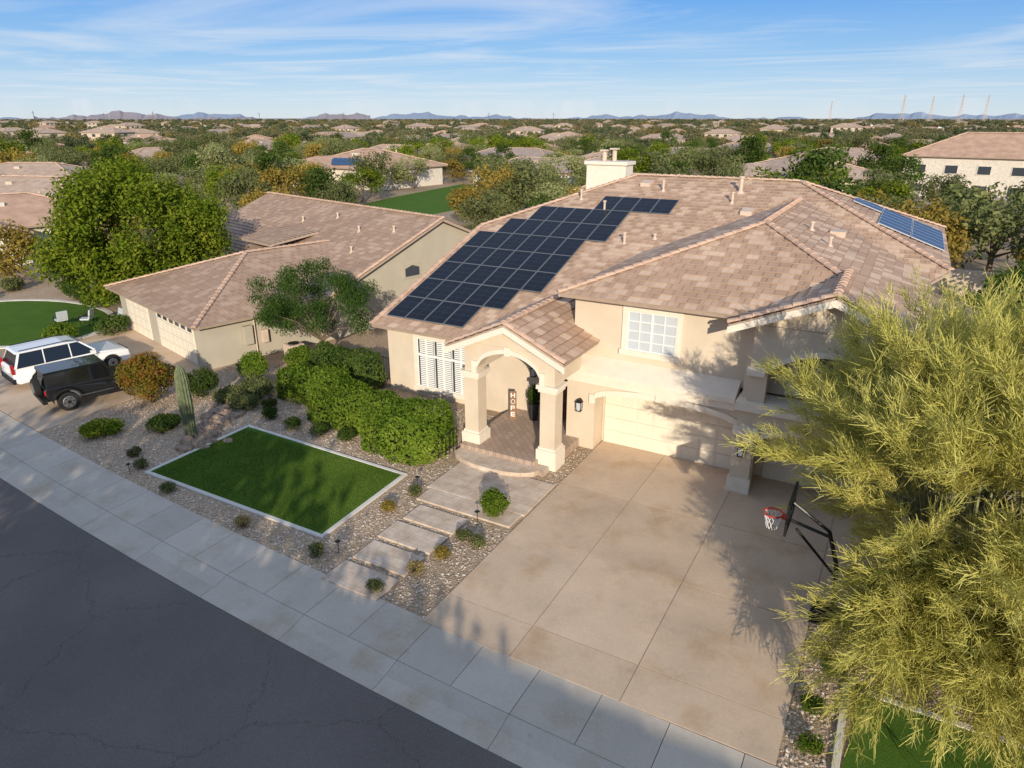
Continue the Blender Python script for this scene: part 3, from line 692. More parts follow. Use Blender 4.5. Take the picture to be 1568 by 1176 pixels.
# ------------------------------------------------------------------ basketball hoop
bh=empty('basketball_hoop',(-.1,16.5,.022),0); q=MB()
q.ext([(-.3,-.35),(.6,-.35),(.7,.0),(.6,.35),(-.3,.35)],'z',0,.2,'black')
q.tube([(.2,0,.2),(.1,0,1.6),(-.2,0,2.5)],[.06,.055,.05],'metal',8)
q.tube([(.1,0,1.3),(-.95,0,2.35)],.035,'metal',6); q.tube([(-.15,0,2.35),(-1.1,0,2.55)],.04,'metal',6); q.tube([(-.2,0,2.5),(-1.1,0,3.05)],.04,'metal',6)
q.build('pole',bh)
q=MB(); x=-1.15; dz=-.42
for (y0,y1,z0,z1) in [(-.68,.68,2.86,2.95),(-.68,.68,3.65,3.73),(-.68,-.61,2.95,3.65),(.61,.68,2.95,3.65),(-.25,.25,3.35,3.38),(-.25,-.22,3.03,3.35),(.22,.25,3.03,3.35),(-.25,.25,3.0,3.03)]:
    q.box(x-.02,x+.04,y0,y1,z0+dz,z1+dz,'black')
q.face([(x,-.61,2.95+dz),(x,.61,2.95+dz),(x,.61,3.65+dz),(x,-.61,3.65+dz)],'carglass')
q.build('backboard',bh)
q=MB(); q.tube([(x-.38+.23*math.cos(a),.23*math.sin(a),3.05+dz) for a in np.linspace(0,2*math.pi,21)],.024,'red',6,False); q.box(x-.16,x-.02,-.1,.1,2.98+dz,3.06+dz,'red'); q.build('rim',bh)
q=MB()
for i in range(12):
    a=2*math.pi*i/12; 
    for sgn in (1,-1):
        q.tube([(x-.38+(.23-.1*f_)*math.cos(a+sgn*f_*.8),(.23-.1*f_)*math.sin(a+sgn*f_*.8),3.05+dz-.42*f_) for f_ in (0,.33,.66,1)],.008,'net',3,False)
q.build('net',bh)
# ------------------------------------------------------------------ neighbour house (rotated)
NH=empty('neighbour_house',(-29.7,21.4,0),R(-14.9))
w=MB()
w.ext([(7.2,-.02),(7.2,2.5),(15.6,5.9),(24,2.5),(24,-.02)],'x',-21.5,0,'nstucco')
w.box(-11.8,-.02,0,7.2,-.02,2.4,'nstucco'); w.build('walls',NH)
gdoor(-5.9,-1.0,2.15,-.06,8,'garage_door',NH); gdoor(-10.6,-7.2,2.15,-.06,4,'garage_door_small',NH)
q=MB()
for i in range(6): q.box(-5.6+i*.8,-5.1+i*.8,-.09,-.079,1.75,2.0,'glass')
q.build('garage_door_windows',NH)
r=MB()
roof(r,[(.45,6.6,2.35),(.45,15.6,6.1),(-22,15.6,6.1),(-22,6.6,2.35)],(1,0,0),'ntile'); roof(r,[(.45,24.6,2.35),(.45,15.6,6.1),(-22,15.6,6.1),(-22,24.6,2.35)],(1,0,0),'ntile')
a0=(.5,-.55,2.4);a1=(-12.3,-.55,2.4);pk=(-5.9,5.6,4.5);pb=(-5.9,12,4.5)
roof(r,[a0,a1,pk],(1,0,0),'ntile'); roof(r,[a0,pk,pb,(.5,7.0,2.4)],(0,1,0),'ntile'); roof(r,[a1,(-12.3,7.2,2.4),pb,pk],(0,1,0),'ntile')
roof(r,[(-8.5,12.1,4.75),(-8.5,8.4,4.3),(-12.9,8.4,4.3),(-12.9,12.1,4.75)],(1,0,0),'ntile')
r.build('tile_roof',NH)
k=MB()
for a,bq in [((.45,6.6,2.4),(.45,15.6,6.15)),((.45,15.6,6.12),(-22,15.6,6.12)),(a0,pk),(a1,pk),(pk,(-5.9,11.2,4.5))]: caps(k,a,bq)
k.build('ridge_tiles',NH)
v=MB()
for x,y in [(-3,11),(-5,13),(-9,14),(-2,13.6),(-12,13),(-7,10.5)]:
    z=2.35+.4167*(y-6.6); pipe(x,y,z,.3)
v.build('roof_vents',NH)
q=MB(); q.box(.003,.06,12.6,14.0,2.7,3.55,'nstucco'); q.build('gable_window_trim',NH)
q=MB(); q.face([(.065,12.75,2.8),(.065,13.85,2.8),(.065,13.85,3.3),(.065,13.3,3.48),(.065,12.75,3.3)],'glass'); q.build('gable_window',NH)
q=MB(); q.box(.02,.3,2.0,2.5,.9,1.9,'nstucco'); q.box(.02,.25,3.0,3.35,.8,1.5,'vent'); q.tube([(.1,2.7,0),(.1,2.7,2.2)],.04,'vent',6)
q.build('electric_meter',NH,bevel=.02)
q=MB(); q.box(1.2,2.0,3.6,4.4,0,.85,'vent'); q.tube([(1.6,4.0,.86),(1.6,4.0,.9)],.3,'metal',12)
q.build('air_conditioner',NH,bevel=.03)
# patio chairs in the neighbour's yard
def chair(x,y,rz):
    q=MB(); q.box(-.3,.3,-.3,.3,.36,.46,'blind'); q.ext([(.24,.46),(.34,.46),(.46,.98),(.38,1.0)],'y',-.3,.3,'blind')
    for a in (-.27,.25):
        for b_ in (-.27,.25): q.box(a,a+.04,b_,b_+.04,0,.36,'metal')
    for b_ in (-.34,.3): q.box(-.28,.36,b_,b_+.05,.6,.64,'metal'); q.box(-.28,-.24,b_,b_+.05,.3,.6,'metal')
    o=q.build('patio_chair',bevel=.01); o.location=(x,y,0); o.rotation_euler=(0,0,rz)
chair(-43.2,23.3,.6); chair(-41.6,24.2,1.4); chair(-44.3,22.4,-.2)
# ------------------------------------------------------------------ generic houses
def gen_house(name,w_,d_,h,rise,wallm,tilem,wing=True):
    q=MB(); q.box(-w_/2,w_/2,-d_/2,d_/2,-.3,h,wallm)
    o=.6; x0,x1,y0,y1=-w_/2-o,w_/2+o,-d_/2-o,d_/2+o; rr=d_/2+o
    a=(x0+rr,0,h+rise); b_=(x1-rr,0,h+rise)
    co=3
    roof(q,[(x0,y0,h),(x1,y0,h),b_,a],(1,0,0),tilem,co,.03); roof(q,[(x1,y1,h),(x0,y1,h),a,b_],(1,0,0),tilem,co,.03)
    roof(q,[(x0,y1,h),(x0,y0,h),a],(0,1,0),tilem,co,.03); roof(q,[(x1,y0,h),(x1,y1,h),b_],(0,1,0),tilem,co,.03)
    for aa,bb in [((x0,y0,h),a),((x0,y1,h),a),((x1,y0,h),b_),((x1,y1,h),b_),(a,b_)]:
        if (Vector(aa)-Vector(bb)).length>.05: caps(q,aa,bb,step=1.5,r=.18)
    if wing:
        ww=w_*.22; q.box(-w_/2+.3,-w_/2+2*ww,-d_/2-4,-d_/2,-.3,h,wallm)
        X0=-w_/2-.2;X1=-w_/2+2*ww+.5;xm=(X0+X1)/2; rz=h+rise*.62; Y0=-d_/2-4.6
        roof(q,[(X0,Y0,h),(X1,Y0,h),(xm,Y0+(X1-X0)/2,rz)],(1,0,0),tilem,co,.03)
        roof(q,[(X1,Y0,h),(X1,-d_/2,h),(xm,0,rz),(xm,Y0+(X1-X0)/2,rz)],(0,1,0),tilem,co,.03); roof(q,[(X0,-d_/2,h),(X0,Y0,h),(xm,Y0+(X1-X0)/2,rz),(xm,0,rz)],(0,1,0),tilem,co,.03)
        q.box(X0+1.2,X1-1.4,-d_/2-4.05,-d_/2-4.002,0,2.2,'white')
    lv=1 if h<4 else 2
    for L in range(lv):
        zb=.9+L*2.9
        nx=int(w_/4.4)
        for i in range(nx):
            x=-w_/2+1.4+i*4.4
            for sgn,yy in ((-1,-d_/2),(1,d_/2)):
                if sgn<0 and wing and x<-w_/2+2*w_*.22+1 and L==0: continue
                ya,yb=(yy-.06,yy-.003) if sgn<0 else (yy+.003,yy+.06)
                q.box(x-.12,x+1.82,ya,yb,zb-.12,zb+1.32,wallm)
                yg=ya-.004 if sgn<0 else yb+.004
                q.face([(x,yg,zb),(x+1.7,yg,zb),(x+1.7,yg,zb+1.2),(x,yg,zb+1.2)],'glass')
        for sgn,xx in ((-1,-w_/2),(1,w_/2)):
            xa,xb=(xx-.06,xx-.003) if sgn<0 else (xx+.003,xx+.06)
            q.box(xa,xb,-1.1,1.1,zb-.12,zb+1.32,wallm); xg=xa-.004 if sgn<0 else xb+.004
            q.face([(xg,-1,zb),(xg,1,zb),(xg,1,zb+1.2),(xg,-1,zb+1.2)],'glass')
    q.tube([(w_*.2,d_*.15,h+rise*.5),(w_*.2,d_*.15,h+rise*.5+1.1)],.12,'vent',6); q.box(-1.5,-.6,-d_*.2,-d_*.2+.8,h+rise*.4,h+rise*.4+.9,wallm)
    me_o=q.build(name); me=me_o.data; bpy.data.objects.remove(me_o); return me
M['w1']=simple('tan_stucco',(.54,.45,.35),.9); M['w2']=simple('pale_stucco',(.64,.58,.50),.9); M['w3']=simple('brown_stucco',(.46,.36,.28),.9)
M['t2']=simple('distant_roof_tile',(.43,.32,.25),.9,var=.2,vs=.9); M['t3']=simple('red_roof_tile',(.48,.31,.22),.9,var=.2,vs=.9); M['t4']=simple('grey_roof_tile',(.34,.27,.23),.9,var=.2,vs=.9)
HM=[gen_house('house_mesh',20,12,2.8,2.2,M['w1'],M['t2']),gen_house('house_mesh',17,13,2.8,2.3,M['w2'],M['t3']),gen_house('house_mesh',22,11,2.8,2.0,M['w3'],M['t4']),gen_house('house_mesh',18,12,5.6,2.2,M['w1'],M['t2'],False),gen_house('house_mesh',15.5,15,2.8,2.6,M['w3'],M['t3'])]
def place_house(i,x,y,rot,sc=1,parent=None,name='tile_roof_house'):
    return obj(name,HM[i],parent,(x,y,0),(0,0,R(rot)),(sc,sc,sc))
place_house(0,-98,50,20); place_house(1,-76,36,75); place_house(1,-91,108,-8,1.25); place_house(2,-62,124,5); 
obj('two_storey_house',gen_house('house_mesh',36,14,6.3,3.4,M['w2'],M['t3'],False),None,(17,138,0),(0,0,R(-8)))
place_house(0,-16,128,-40,1.15); place_house(0,-30,92,10,1.0); place_house(2,-48,128,0); place_house(0,-128,66,30)
q=MB(); 
for i in range(7): 
    for j in range(2): 
        x0=-96+i*1.1; y0=100.0; z0=3.95; sl_=.31
        q.face([(x0,y0+j*1.7,z0+sl_*j*1.7),(x0+1.02,y0+j*1.7,z0+sl_*j*1.7),(x0+1.02,y0+1.6+j*1.7,z0+sl_*(1.6+j*1.7)),(x0,y0+1.6+j*1.7,z0+sl_*(1.6+j*1.7))],'solarb')
q.build('distant_solar_panels')
dist=empty('distant_houses')
forb=[(-98,50),(-76,36),(-91,108),(-62,124),(10,140),(25,138),(-16,128),(-30,92),(-48,128),(-128,66)]
placed=[]
def inview(x,y,extra=10):
    b_=-.488*x+.873*y; a_=.873*x+.488*y
    return b_>0 and abs(math.atan2(a_,b_))<R(37+extra)
def scatter(r0,r1,sp,fn):
    x=-r1
    while x<r1:
        y=-r1*.3
        while y<r1:
            xx=x+random.uniform(-.38,.38)*sp; yy=y+random.uniform(-.38,.38)*sp; rr=math.hypot(xx,yy)
            if r0<rr<r1 and inview(xx,yy,6 if r0>200 else 14): fn(xx,yy,rr)
            y+=sp
        x+=sp
def corridor(x,y,r):
    return r<122 and 31.0<math.degrees(math.atan2(-x,y))<40
def fh(x,y,r):
    if any(math.hypot(x-a,y-b_)<26 for a,b_ in forb): return
    if corridor(x,y,r) or r<125: return
    placed.append((x,y)); place_house(random.choice([0,0,1,4,2,2]+([3] if r>330 else [])),x,y,random.choice([0,90,180,-15,15,75,100,-90])+random.uniform(-5,5),random.uniform(.85,1.1),dist,'house')
scatter(125,420,46,fh); scatter(420,1300,78,fh)
# ------------------------------------------------------------------ distant trees
def tree_mesh(h,rx,rz,n,size,mat,ncl=16,rc=(.9,1.6)):
    C,Rr=crown_clumps((0,0,h-rz),rx-.6,rz-.5,ncl,rc[0],rc[1],-.8)
    V=leaves(C,Rr,n,size,.85)
    me=quads_mesh('tree_mesh',V,mat)
    mb=MB(); mb.tube([(0,0,-.2),(0,0,h-rz)],[.2,.14],'bark',5)
    for i in range(4): mb.tube([(0,0,h-2*rz+.6),C[i]],[.1,.03],'bark',4,False)
    o=mb.build('t'); tm=o.data
    import bmesh
    bm=bmesh.new(); bm.from_mesh(me); nf=len(bm.faces); bm.from_mesh(tm); bm.faces.ensure_lookup_table()
    for f_ in bm.faces[nf:]: f_.material_index=1
    bm.to_mesh(me); bm.free(); me.materials.append(M['bark']); bpy.data.objects.remove(o); return me
TM=[tree_mesh(6.5,3.6,2.9,2800,.18,L_olive),tree_mesh(7.5,3.8,3.4,2800,.2,L_dark),tree_mesh(5.5,3.4,2.5,2600,.18,L_yel),tree_mesh(7,4.2,3.2,2800,.18,L_cit),tree_mesh(6,3.7,2.7,2800,.16,leaf_mat('willow_leaf',[(.13,.15,.06),(.21,.23,.09),(.30,.31,.13),(.38,.38,.18)])),tree_mesh(4.5,2.8,2.1,2200,.16,L_olive)]
LM=[tree_mesh(6.3,5.4,3.0,900,.42,L_far,20),tree_mesh(7.0,5.0,3.3,900,.42,L_fard,20),tree_mesh(5.8,5.2,2.7,900,.4,L_fary,18),tree_mesh(6.5,5.8,3.1,900,.42,L_far,20)]
dt=empty('distant_trees')
def near_ok(x,y):
    if any(math.hypot(x-a,y-b_)<10.5 for a,b_ in forb+placed): return False
    return True
def ft(x,y,r):
    if y<60 and x>-55: return
    if corridor(x,y,r) or not near_ok(x,y): return
    s_=random.uniform(.75,1.25)
    obj('tree',random.choice([TM[0],TM[0],TM[0],TM[1],TM[2],TM[4],TM[3],TM[5]]),dt,(x,y,0),(0,0,random.random()*6),(s_,s_,s_*random.uniform(.8,1.1)))
def ff(x,y,r):
    if r<700 and not near_ok(x,y): return
    s_=random.uniform(.6,1.2)*(1 if r<900 else 1.35)
    obj('tree',random.choice([LM[0],LM[0],LM[1],LM[2],LM[3]]),dt,(x,y,0),(0,0,random.random()*6),(s_,s_,s_*.85))
scatter(72,260,9.5,ft); scatter(260,650,14,ff); scatter(650,1500,30,ff); scatter(1500,3600,76,lambda x,y,r:ff(x,y,r))
def inst_tree(name,mi,x,y,s_,rot=0,sz=1):
    obj(name,TM[mi],None,(x,y,0),(0,0,rot),(s_,s_,s_*sz))
inst_tree('willow_tree',4,-98.7,79,1.45,1); inst_tree('shade_tree',1,-85,78,1.05,2); inst_tree('shade_tree',1,-78,80,.75,3); inst_tree('shade_tree',0,-68,72,.75,3)
inst_tree('autumn_tree',2,-46,78,1.25,1); inst_tree('autumn_tree',2,-44,70,.95,4); inst_tree('mesquite_tree',0,-40,76,1.2,4); inst_tree('mesquite_tree',4,-34,70,1.0,4); inst_tree('mesquite_tree',0,-25,80,1.2,4)
inst_tree('shade_tree',1,-8.2,81,1.35,2); inst_tree('mesquite_tree',2,1,63,1.15,1); inst_tree('mesquite_tree',0,6.5,67,1.2,2); inst_tree('mesquite_tree',4,12,64,1.2,2); inst_tree('mesquite_tree',2,9,58,.9,5); inst_tree('mesquite_tree',0,-2,68,1.0,5)
inst_tree('shade_tree',1,6.2,46,.75,1,.8); inst_tree('shade_tree',1,5.2,39,.55,1); inst_tree('shade_tree',1,9,52,.8,1)
inst_tree('autumn_tree',2,-58,34,1.0,1); inst_tree('mesquite_tree',4,-66,44,1.2,1); inst_tree('mesquite_tree',2,-60,27,.9,1); inst_tree('shade_tree',0,-58,62,.8,1)
inst_tree('shade_tree',1,-28,56,.8,1); inst_tree('mesquite_tree',0,-36,60,.9,1)
mb=MB(); mb.ext([(-68,68),(-55,68),(-55,98),(-62,118),(-76,116),(-73,92)],'z',-.05,.02,'turf'); mb.build('grass_fairway')
mb=MB(); mb.ext([(-48+7*math.cos(a),21.5+4.5*math.sin(a)) for a in np.linspace(0,2*math.pi,28)[:-1]],'z',-.05,.02,'turf'); mb.build('neighbour_lawn')
mb=MB()
pr=[(-48+(7+q_)*math.cos(a),21.5+(4.5+q_)*math.sin(a)) for q_ in (0.02,.4) for a in np.linspace(0,2*math.pi,29)]
for i in range(28): mb.ext([pr[i],pr[i+1],pr[29+i+1],pr[29+i]],'z',-.03,.05,'curbc')
mb.build('neighbour_lawn_border')
mb=MB(); mb.box(-30,3,58,58.2,0,1.8,'w1'); mb.box(3,30,58.6,58.8,0,1.8,'w1'); mb.build('block_wall')
M['mount']=simple('hazy_rock',(.30,.36,.46),1,var=.08,vs=.002,spec=0); M['mount2']=simple('near_hill_rock',(.34,.30,.32),1,var=.12,vs=.004,spec=0)  # distance haze is painted into the far ridge's bluish base colour
def ridge_(dist,a0,a1,hmax,mat,seed,step=.35):
    rs=random.Random(seed); q=MB(); ang=a0; prev=None
    ph=[rs.random()*6 for _ in range(5)]
    while ang<=a1:
        h=hmax*max(.02,(.3+.3*math.sin(ang*.35+ph[0])+.2*math.sin(ang*.9+ph[1])+.12*math.sin(ang*2.3+ph[2])+.08*math.sin(ang*5+ph[3])+.05*math.sin(ang*11+ph[4])))
        a=R(ang); p0=(dist*math.sin(a),dist*math.cos(a)); p1=(p0[0]*1.06,p0[1]*1.06)
        cur=(p0,p1,h)
        if prev:
            (A0,A1,h0)=prev
            q.face([(A0[0],A0[1],-5),(p0[0],p0[1],-5),(p1[0],p1[1],h),(A1[0],A1[1],h0)],mat)
            q.face([(A1[0],A1[1],h0),(p1[0],p1[1],h),(p1[0]*1.05,p1[1]*1.05,-5),(A1[0]*1.05,A1[1]*1.05,-5)],mat)
        prev=cur; ang+=step
    return q.build('mountains')
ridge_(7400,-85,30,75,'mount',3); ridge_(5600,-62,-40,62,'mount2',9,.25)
def pole(x,y,h):
    q=MB(); q.tube([(0,0,0),(0,0,h)],[.18,.12],'bark',5); q.box(-1.2,1.2,-.06,.06,h-1,h-.85,'bark'); o=q.build('power_pole'); o.location=(x,y,0)
for i,(ang,d_) in enumerate([(-62,420),(-55,430),(-48,500),(-42,460),(-31,480),(-26,500),(-58,600)]): pole(d_*math.sin(R(ang)),d_*math.cos(R(ang)),15)
def pylon(x,y,h,rot=0):
    q=MB(); 
    for sx in (-1,1):
        for sy in (-1,1): q.tube([(sx*4,sy*4,0),(sx*.9,sy*.9,h*.65),(sx*.5,sy*.5,h)],.2,'vent',4)
    for z0,z1 in [(0,.2),(.2,.4),(.4,.55),(.55,.7)]:
        w0=4-3.1*z0/.65 if z0<.65 else .8; w1=max(.8,4-3.1*z1/.65)
        for sy in (-1,1): q.tube([(-w0,sy*w0,z0*h),(w1,sy*w1,z1*h)],.13,'vent',4); q.tube([(w0,sy*w0,z0*h),(-w1,sy*w1,z1*h)],.13,'vent',4)
    for z in (.68,.8,.92): q.tube([(-7,0,z*h),(0,0,z*h+1),(7,0,z*h)],.2,'vent',4)
    o=q.build('transmission_tower'); o.location=(x,y,0); o.rotation_euler=(0,0,rot)
for ang,d_,h in [(-1.5,1500,50),(.2,1600,50),(1.9,1450,48),(3.3,1600,50),(5.6,1500,50),(-6,1900,48)]: pylon(d_*math.sin(R(ang)),d_*math.cos(R(ang)),h,.4)
# ------------------------------------------------------------------ near plants
tree('citrus_tree',(-43.5,27.5,0),9.7,6.0,4.7,L_cit,62000,.12,95,(1.0,1.8),.3,.9,low=-.95)
tree('mesquite_tree',(-25.4,25.2,0),5.5,3.6,2.3,L_fine,30000,.062,44,(.5,.95),.12,.75,droop=1.2,aspect=.38,low=-.85)
bush('red_tipped_shrub',(-28.2,17.2,0),1.3,2.45,L_red,11000,.055)
bush('round_shrub',(-26.9,18.8,0),.9,1.5,L_dark,6000,.05); bush('round_shrub',(-26.4,21.6,0),.9,1.5,L_hedge,5000,.05); bush('round_shrub',(-25.9,24.0,0),.75,1.2,L_hedge,4000,.05)
bush('low_shrub',(-27.0,14.2,0),.85,.6,L_cit,3800,.05); bush('low_shrub',(-25.3,15.8,0),.75,.5,L_dark,3500,.05)
bush('purple_shrub',(-24.6,20.0,0),.9,.9,L_olive,4000,.05); bush('purple_shrub',(-25.4,19.2,0),.8,.6,L_olive,3500,.05); bush('purple_shrub',(-24.0,18.8,0),.7,.6,L_olive,3000,.05)
hedge('hedge',-24.0,-20.6,20.4,22.2,1.25,L_hedge); hedge('hedge',-20.7,-17.1,19.1,21.2,1.3,L_hedge); hedge('hedge',-17.0,-13.85,18.1,20.6,1.55,L_hedge); hedge('hedge',-24.5,-20.4,23.0,24.3,1.5,L_dark)
for x,y in [(-23.0,19.3),(-22.2,18.6),(-20.6,18.3),(-17.9,18.6),(-19.2,18.4)]: bush('small_shrub',(x,y,0),.42,.5,L_dark,1400,.035)
for x,y,mm in [(-12.95,16.4,L_olive),(-13.1,15.2,L_yel),(-10.1,13.9,L_yel),(-10.35,12.9,L_dry),(-10.05,15.0,L_olive),(-10.8,11.75,L_olive),(-22.9,13.1,L_olive),(-20.5,12.5,L_olive),(-16.5,12.2,L_dry),(-13.4,12.2,L_olive),(-9.5,14.9,L_olive),(-24.0,13.6,L_olive)]:
    bush('small_shrub',(x,y,0),.3,.36,mm,900,.03)
bush('round_shrub',(-9.9,16.6,0),.55,1.0,L_hedge,4000,.04)
for x,y in [(-41,20.5),(-46.5,26.2),(-41,26),(-38.5,25.8),(-50,26.8),(-55,22),(-53,28),(-40,23),(-47,16),(-51,16.5),(-57,26),(-60,20)]: bush('round_shrub',(x,y,0),random.uniform(.8,1.2),random.uniform(.8,1.3),random.choice([L_dark,L_olive,L_hedge]),2500,.07)
q=MB(); 
def ribbed(path,rad,nr=14):
    rings=[]
    for (x,y,z),r_ in zip(path,rad):
        rings.append([(x+(r_*(1 if k%2 else .8))*math.cos(math.pi*k/nr),y+(r_*(1 if k%2 else .8))*math.sin(math.pi*k/nr),z) for k in range(2*nr)])
    for a,b_ in zip(rings,rings[1:]):
        for k in range(2*nr): q.face([a[k],a[(k+1)%(2*nr)],b_[(k+1)%(2*nr)],b_[k]],'sag')
    q.face(rings[-1],'sag')
ribbed([(0,0,-.05),(0,0,.5),(0,0,1.5),(0,0,2.5),(0,0,2.85),(0,0,3.02),(0,0,3.08)],[.2,.23,.27,.25,.2,.1,.02])
o=q.build('saguaro_cactus'); o.location=(-23.5,15.7,0)
for x,y in [(-12.9,12.6),(-10.2,16.0),(-13.2,16.9),(-22.8,12.6)]:
    q=MB(); q.tube([(0,0,0),(0,0,.4)],.012,'metal',5); q.tube([(0,0,.4),(0,0,.45)],[.09,.02],'metal',8); o=q.build('path_light'); o.location=(x,y,0)
# ------------------------------------------------------------------ palo verde
PVX,PVY=2.6,17.0
pv=empty('palo_verde_tree',(PVX,PVY,0))
mb=MB()
rs=random.Random(5)
def blocked(X,Y,Z):
    if Y>21.5: return True
    if X<.35 and 14.6<Y<18.6 and Z<4.0: return True
    if X<.1 and 12.4<Y<=14.6 and 2.5<Z<5.0: return True
    return False
tr=[]
for i in range(6):
    a=i*1.047+.4; tr.append(Vector((math.cos(a)*1.0,math.sin(a)*1.0,2.2+.6*rs.random())))
    mb.tube([(0,0,-.1),(math.cos(a)*.25,math.sin(a)*.25,.9),tr[-1]],[.2,.15,.11],'pvbark',7)
ends=[]
while len(ends)<285:
    if len(ends)<230:
        d=Vector((rs.gauss(0,1),rs.gauss(0,1),rs.gauss(0,1))).normalized()
        if d.z<-.85: continue
        f=rs.uniform(.8,1.07)
        tgt=Vector((d.x*4.4*f,d.y*4.5*f,4.3+d.z*3.8*f))
    else:   # low drooping street-side skirt
        tgt=Vector((rs.uniform(-2.7,3.2),rs.uniform(-4.3,-2.6),rs.uniform(.9,2.6)))
    if tgt.z<.5 or blocked(tgt.x+PVX,tgt.y+PVY,tgt.z): continue
    a=min(tr,key=lambda q_:(q_-tgt).length) if len(ends)%3 else rs.choice(tr)
    mid=(a*.45+tgt*.55)+Vector((0,0,.5)); q1=a*.75+tgt*.25+Vector((0,0,.35))
    mb.tube([a,q1,mid,tgt],[.055,.04,.022,.008],'pvbark',4,False)
    ends.append((a,q1,mid,tgt))
mb.build('trunk_and_limbs',pv,True)
ax=[];dirs=[]
for (a,q1,mid,tgt) in ends:
    for j in range(15):
        t_=rs.uniform(.35,1.05); 
        p_=(mid.lerp(tgt,(t_-.5)*2) if t_>.5 else q1.lerp(mid,t_*2))
        out=(p_-Vector((0,0,2.6))).normalized()
        d=(out*1.0+Vector((rs.gauss(0,.38),rs.gauss(0,.38),rs.gauss(0,.3)+.12))).normalized()
        ax.append(p_); dirs.append(d)
ns=len(ax); AX=np.array([tuple(v_) for v_ in ax]); DR=np.array([tuple(v_) for v_ in dirs]); k=62
ix=np.repeat(np.arange(ns),k); n=len(ix); tt=rng.random(n)
SL=(.7+.6*rng.random(ns))
P=AX[ix]+DR[ix]*(tt*SL[ix])[:,None]; P[:,2]-=.12*tt**2*SL[ix]; P+=rng.normal(size=(n,3))*.05
nd=DR[ix]+rng.normal(size=(n,3))*.40; nd/=np.linalg.norm(nd,axis=1)[:,None]
side=np.cross(nd,rng.normal(size=(n,3))); side/=np.linalg.norm(side,axis=1)[:,None]
ln=(.16+.22*rng.random(n))[:,None]; wd=.0085
V=np.stack([P-side*wd,P+side*wd,P+nd*ln+side*wd*.4,P+nd*ln-side*wd*.4],1)
WX=P[:,0]+PVX; WY=P[:,1]+PVY; WZ=P[:,2]
keep=(WZ>.3)&(WY<21.6)&~((WX<.3)&(WY>14.6)&(WY<18.6)&(WZ<3.9))&~((WX<.0)&(WY>12.2)&(WY<=14.6)&(WZ>2.5)&(WZ<5.0))
V=V[keep]
obj('foliage',quads_mesh('foliage',V,L_pv),pv)
mb=MB(); mb.ext([(.75,11.55),(8,11.55),(8,14.2),(1.0,14.2)],'z',-.05,.02,'turf'); mb.build('side_lawn')
mb=MB(); mb.box(.6,.748,11.45,14.35,-.03,.06,'curbc'); mb.box(.75,8,14.202,14.35,-.03,.06,'curbc'); mb.build('side_lawn_border',bevel=.01)
for x,y in [(.15,12.1),(.1,13.2),(.3,14.6)]: bush('small_shrub',(x,y,0),.3,.35,L_hedge,900,.03)
# ------------------------------------------------------------------ vehicles
def wheel(mb,x,y,z,r,wd,side):
    s=side
    mb.tube([(x,y-wd/2,z),(x,y-wd/2+.03,z),(x,y+wd/2-.03,z),(x,y+wd/2,z)],[r*.93,r,r,r*.93],'rubber',22)
    yo=y+s*(wd/2+.002); mb.tube([(x,yo,z),(x,yo+s*.015,z)],[r*.62,r*.58],'chrome',18)
    mb.tube([(x,yo+s*.014,z),(x,yo+s*.022,z)],[r*.2,r*.18],'black',10)
    for i in range(6):
        a=i*math.pi/3
        c_,s_=math.cos(a),math.sin(a); px,pz=-s_,c_
        pts=[(x+c_*r*.22+px*r*.06,z+s_*r*.22+pz*r*.06),(x+c_*r*.5+px*r*.11,z+s_*r*.5+pz*r*.11),(x+c_*r*.5-px*r*.02,z+s_*r*.5-pz*r*.02)]
        mb.face([(q_[0],yo+s*.018,q_[1]) for q_ in pts],'black')
def arc_cut(cx,r,z0,n=10):
    return [(cx+r*math.cos(a),z0+r*math.sin(a)) for a in np.linspace(math.pi,0,n)]
def lofted(mb,pts,hw,mat):
    n=len(pts); Lf=[(x,-hw(x,z),z) for x,z in pts]; Rt=[(x,hw(x,z),z) for x,z in pts]
    mb.face(Lf,mat); mb.face(Rt[::-1],mat)
    for i in range(n):
        j=(i+1)%n; mb.face([Lf[j],Lf[i],Rt[i],Rt[j]],mat)
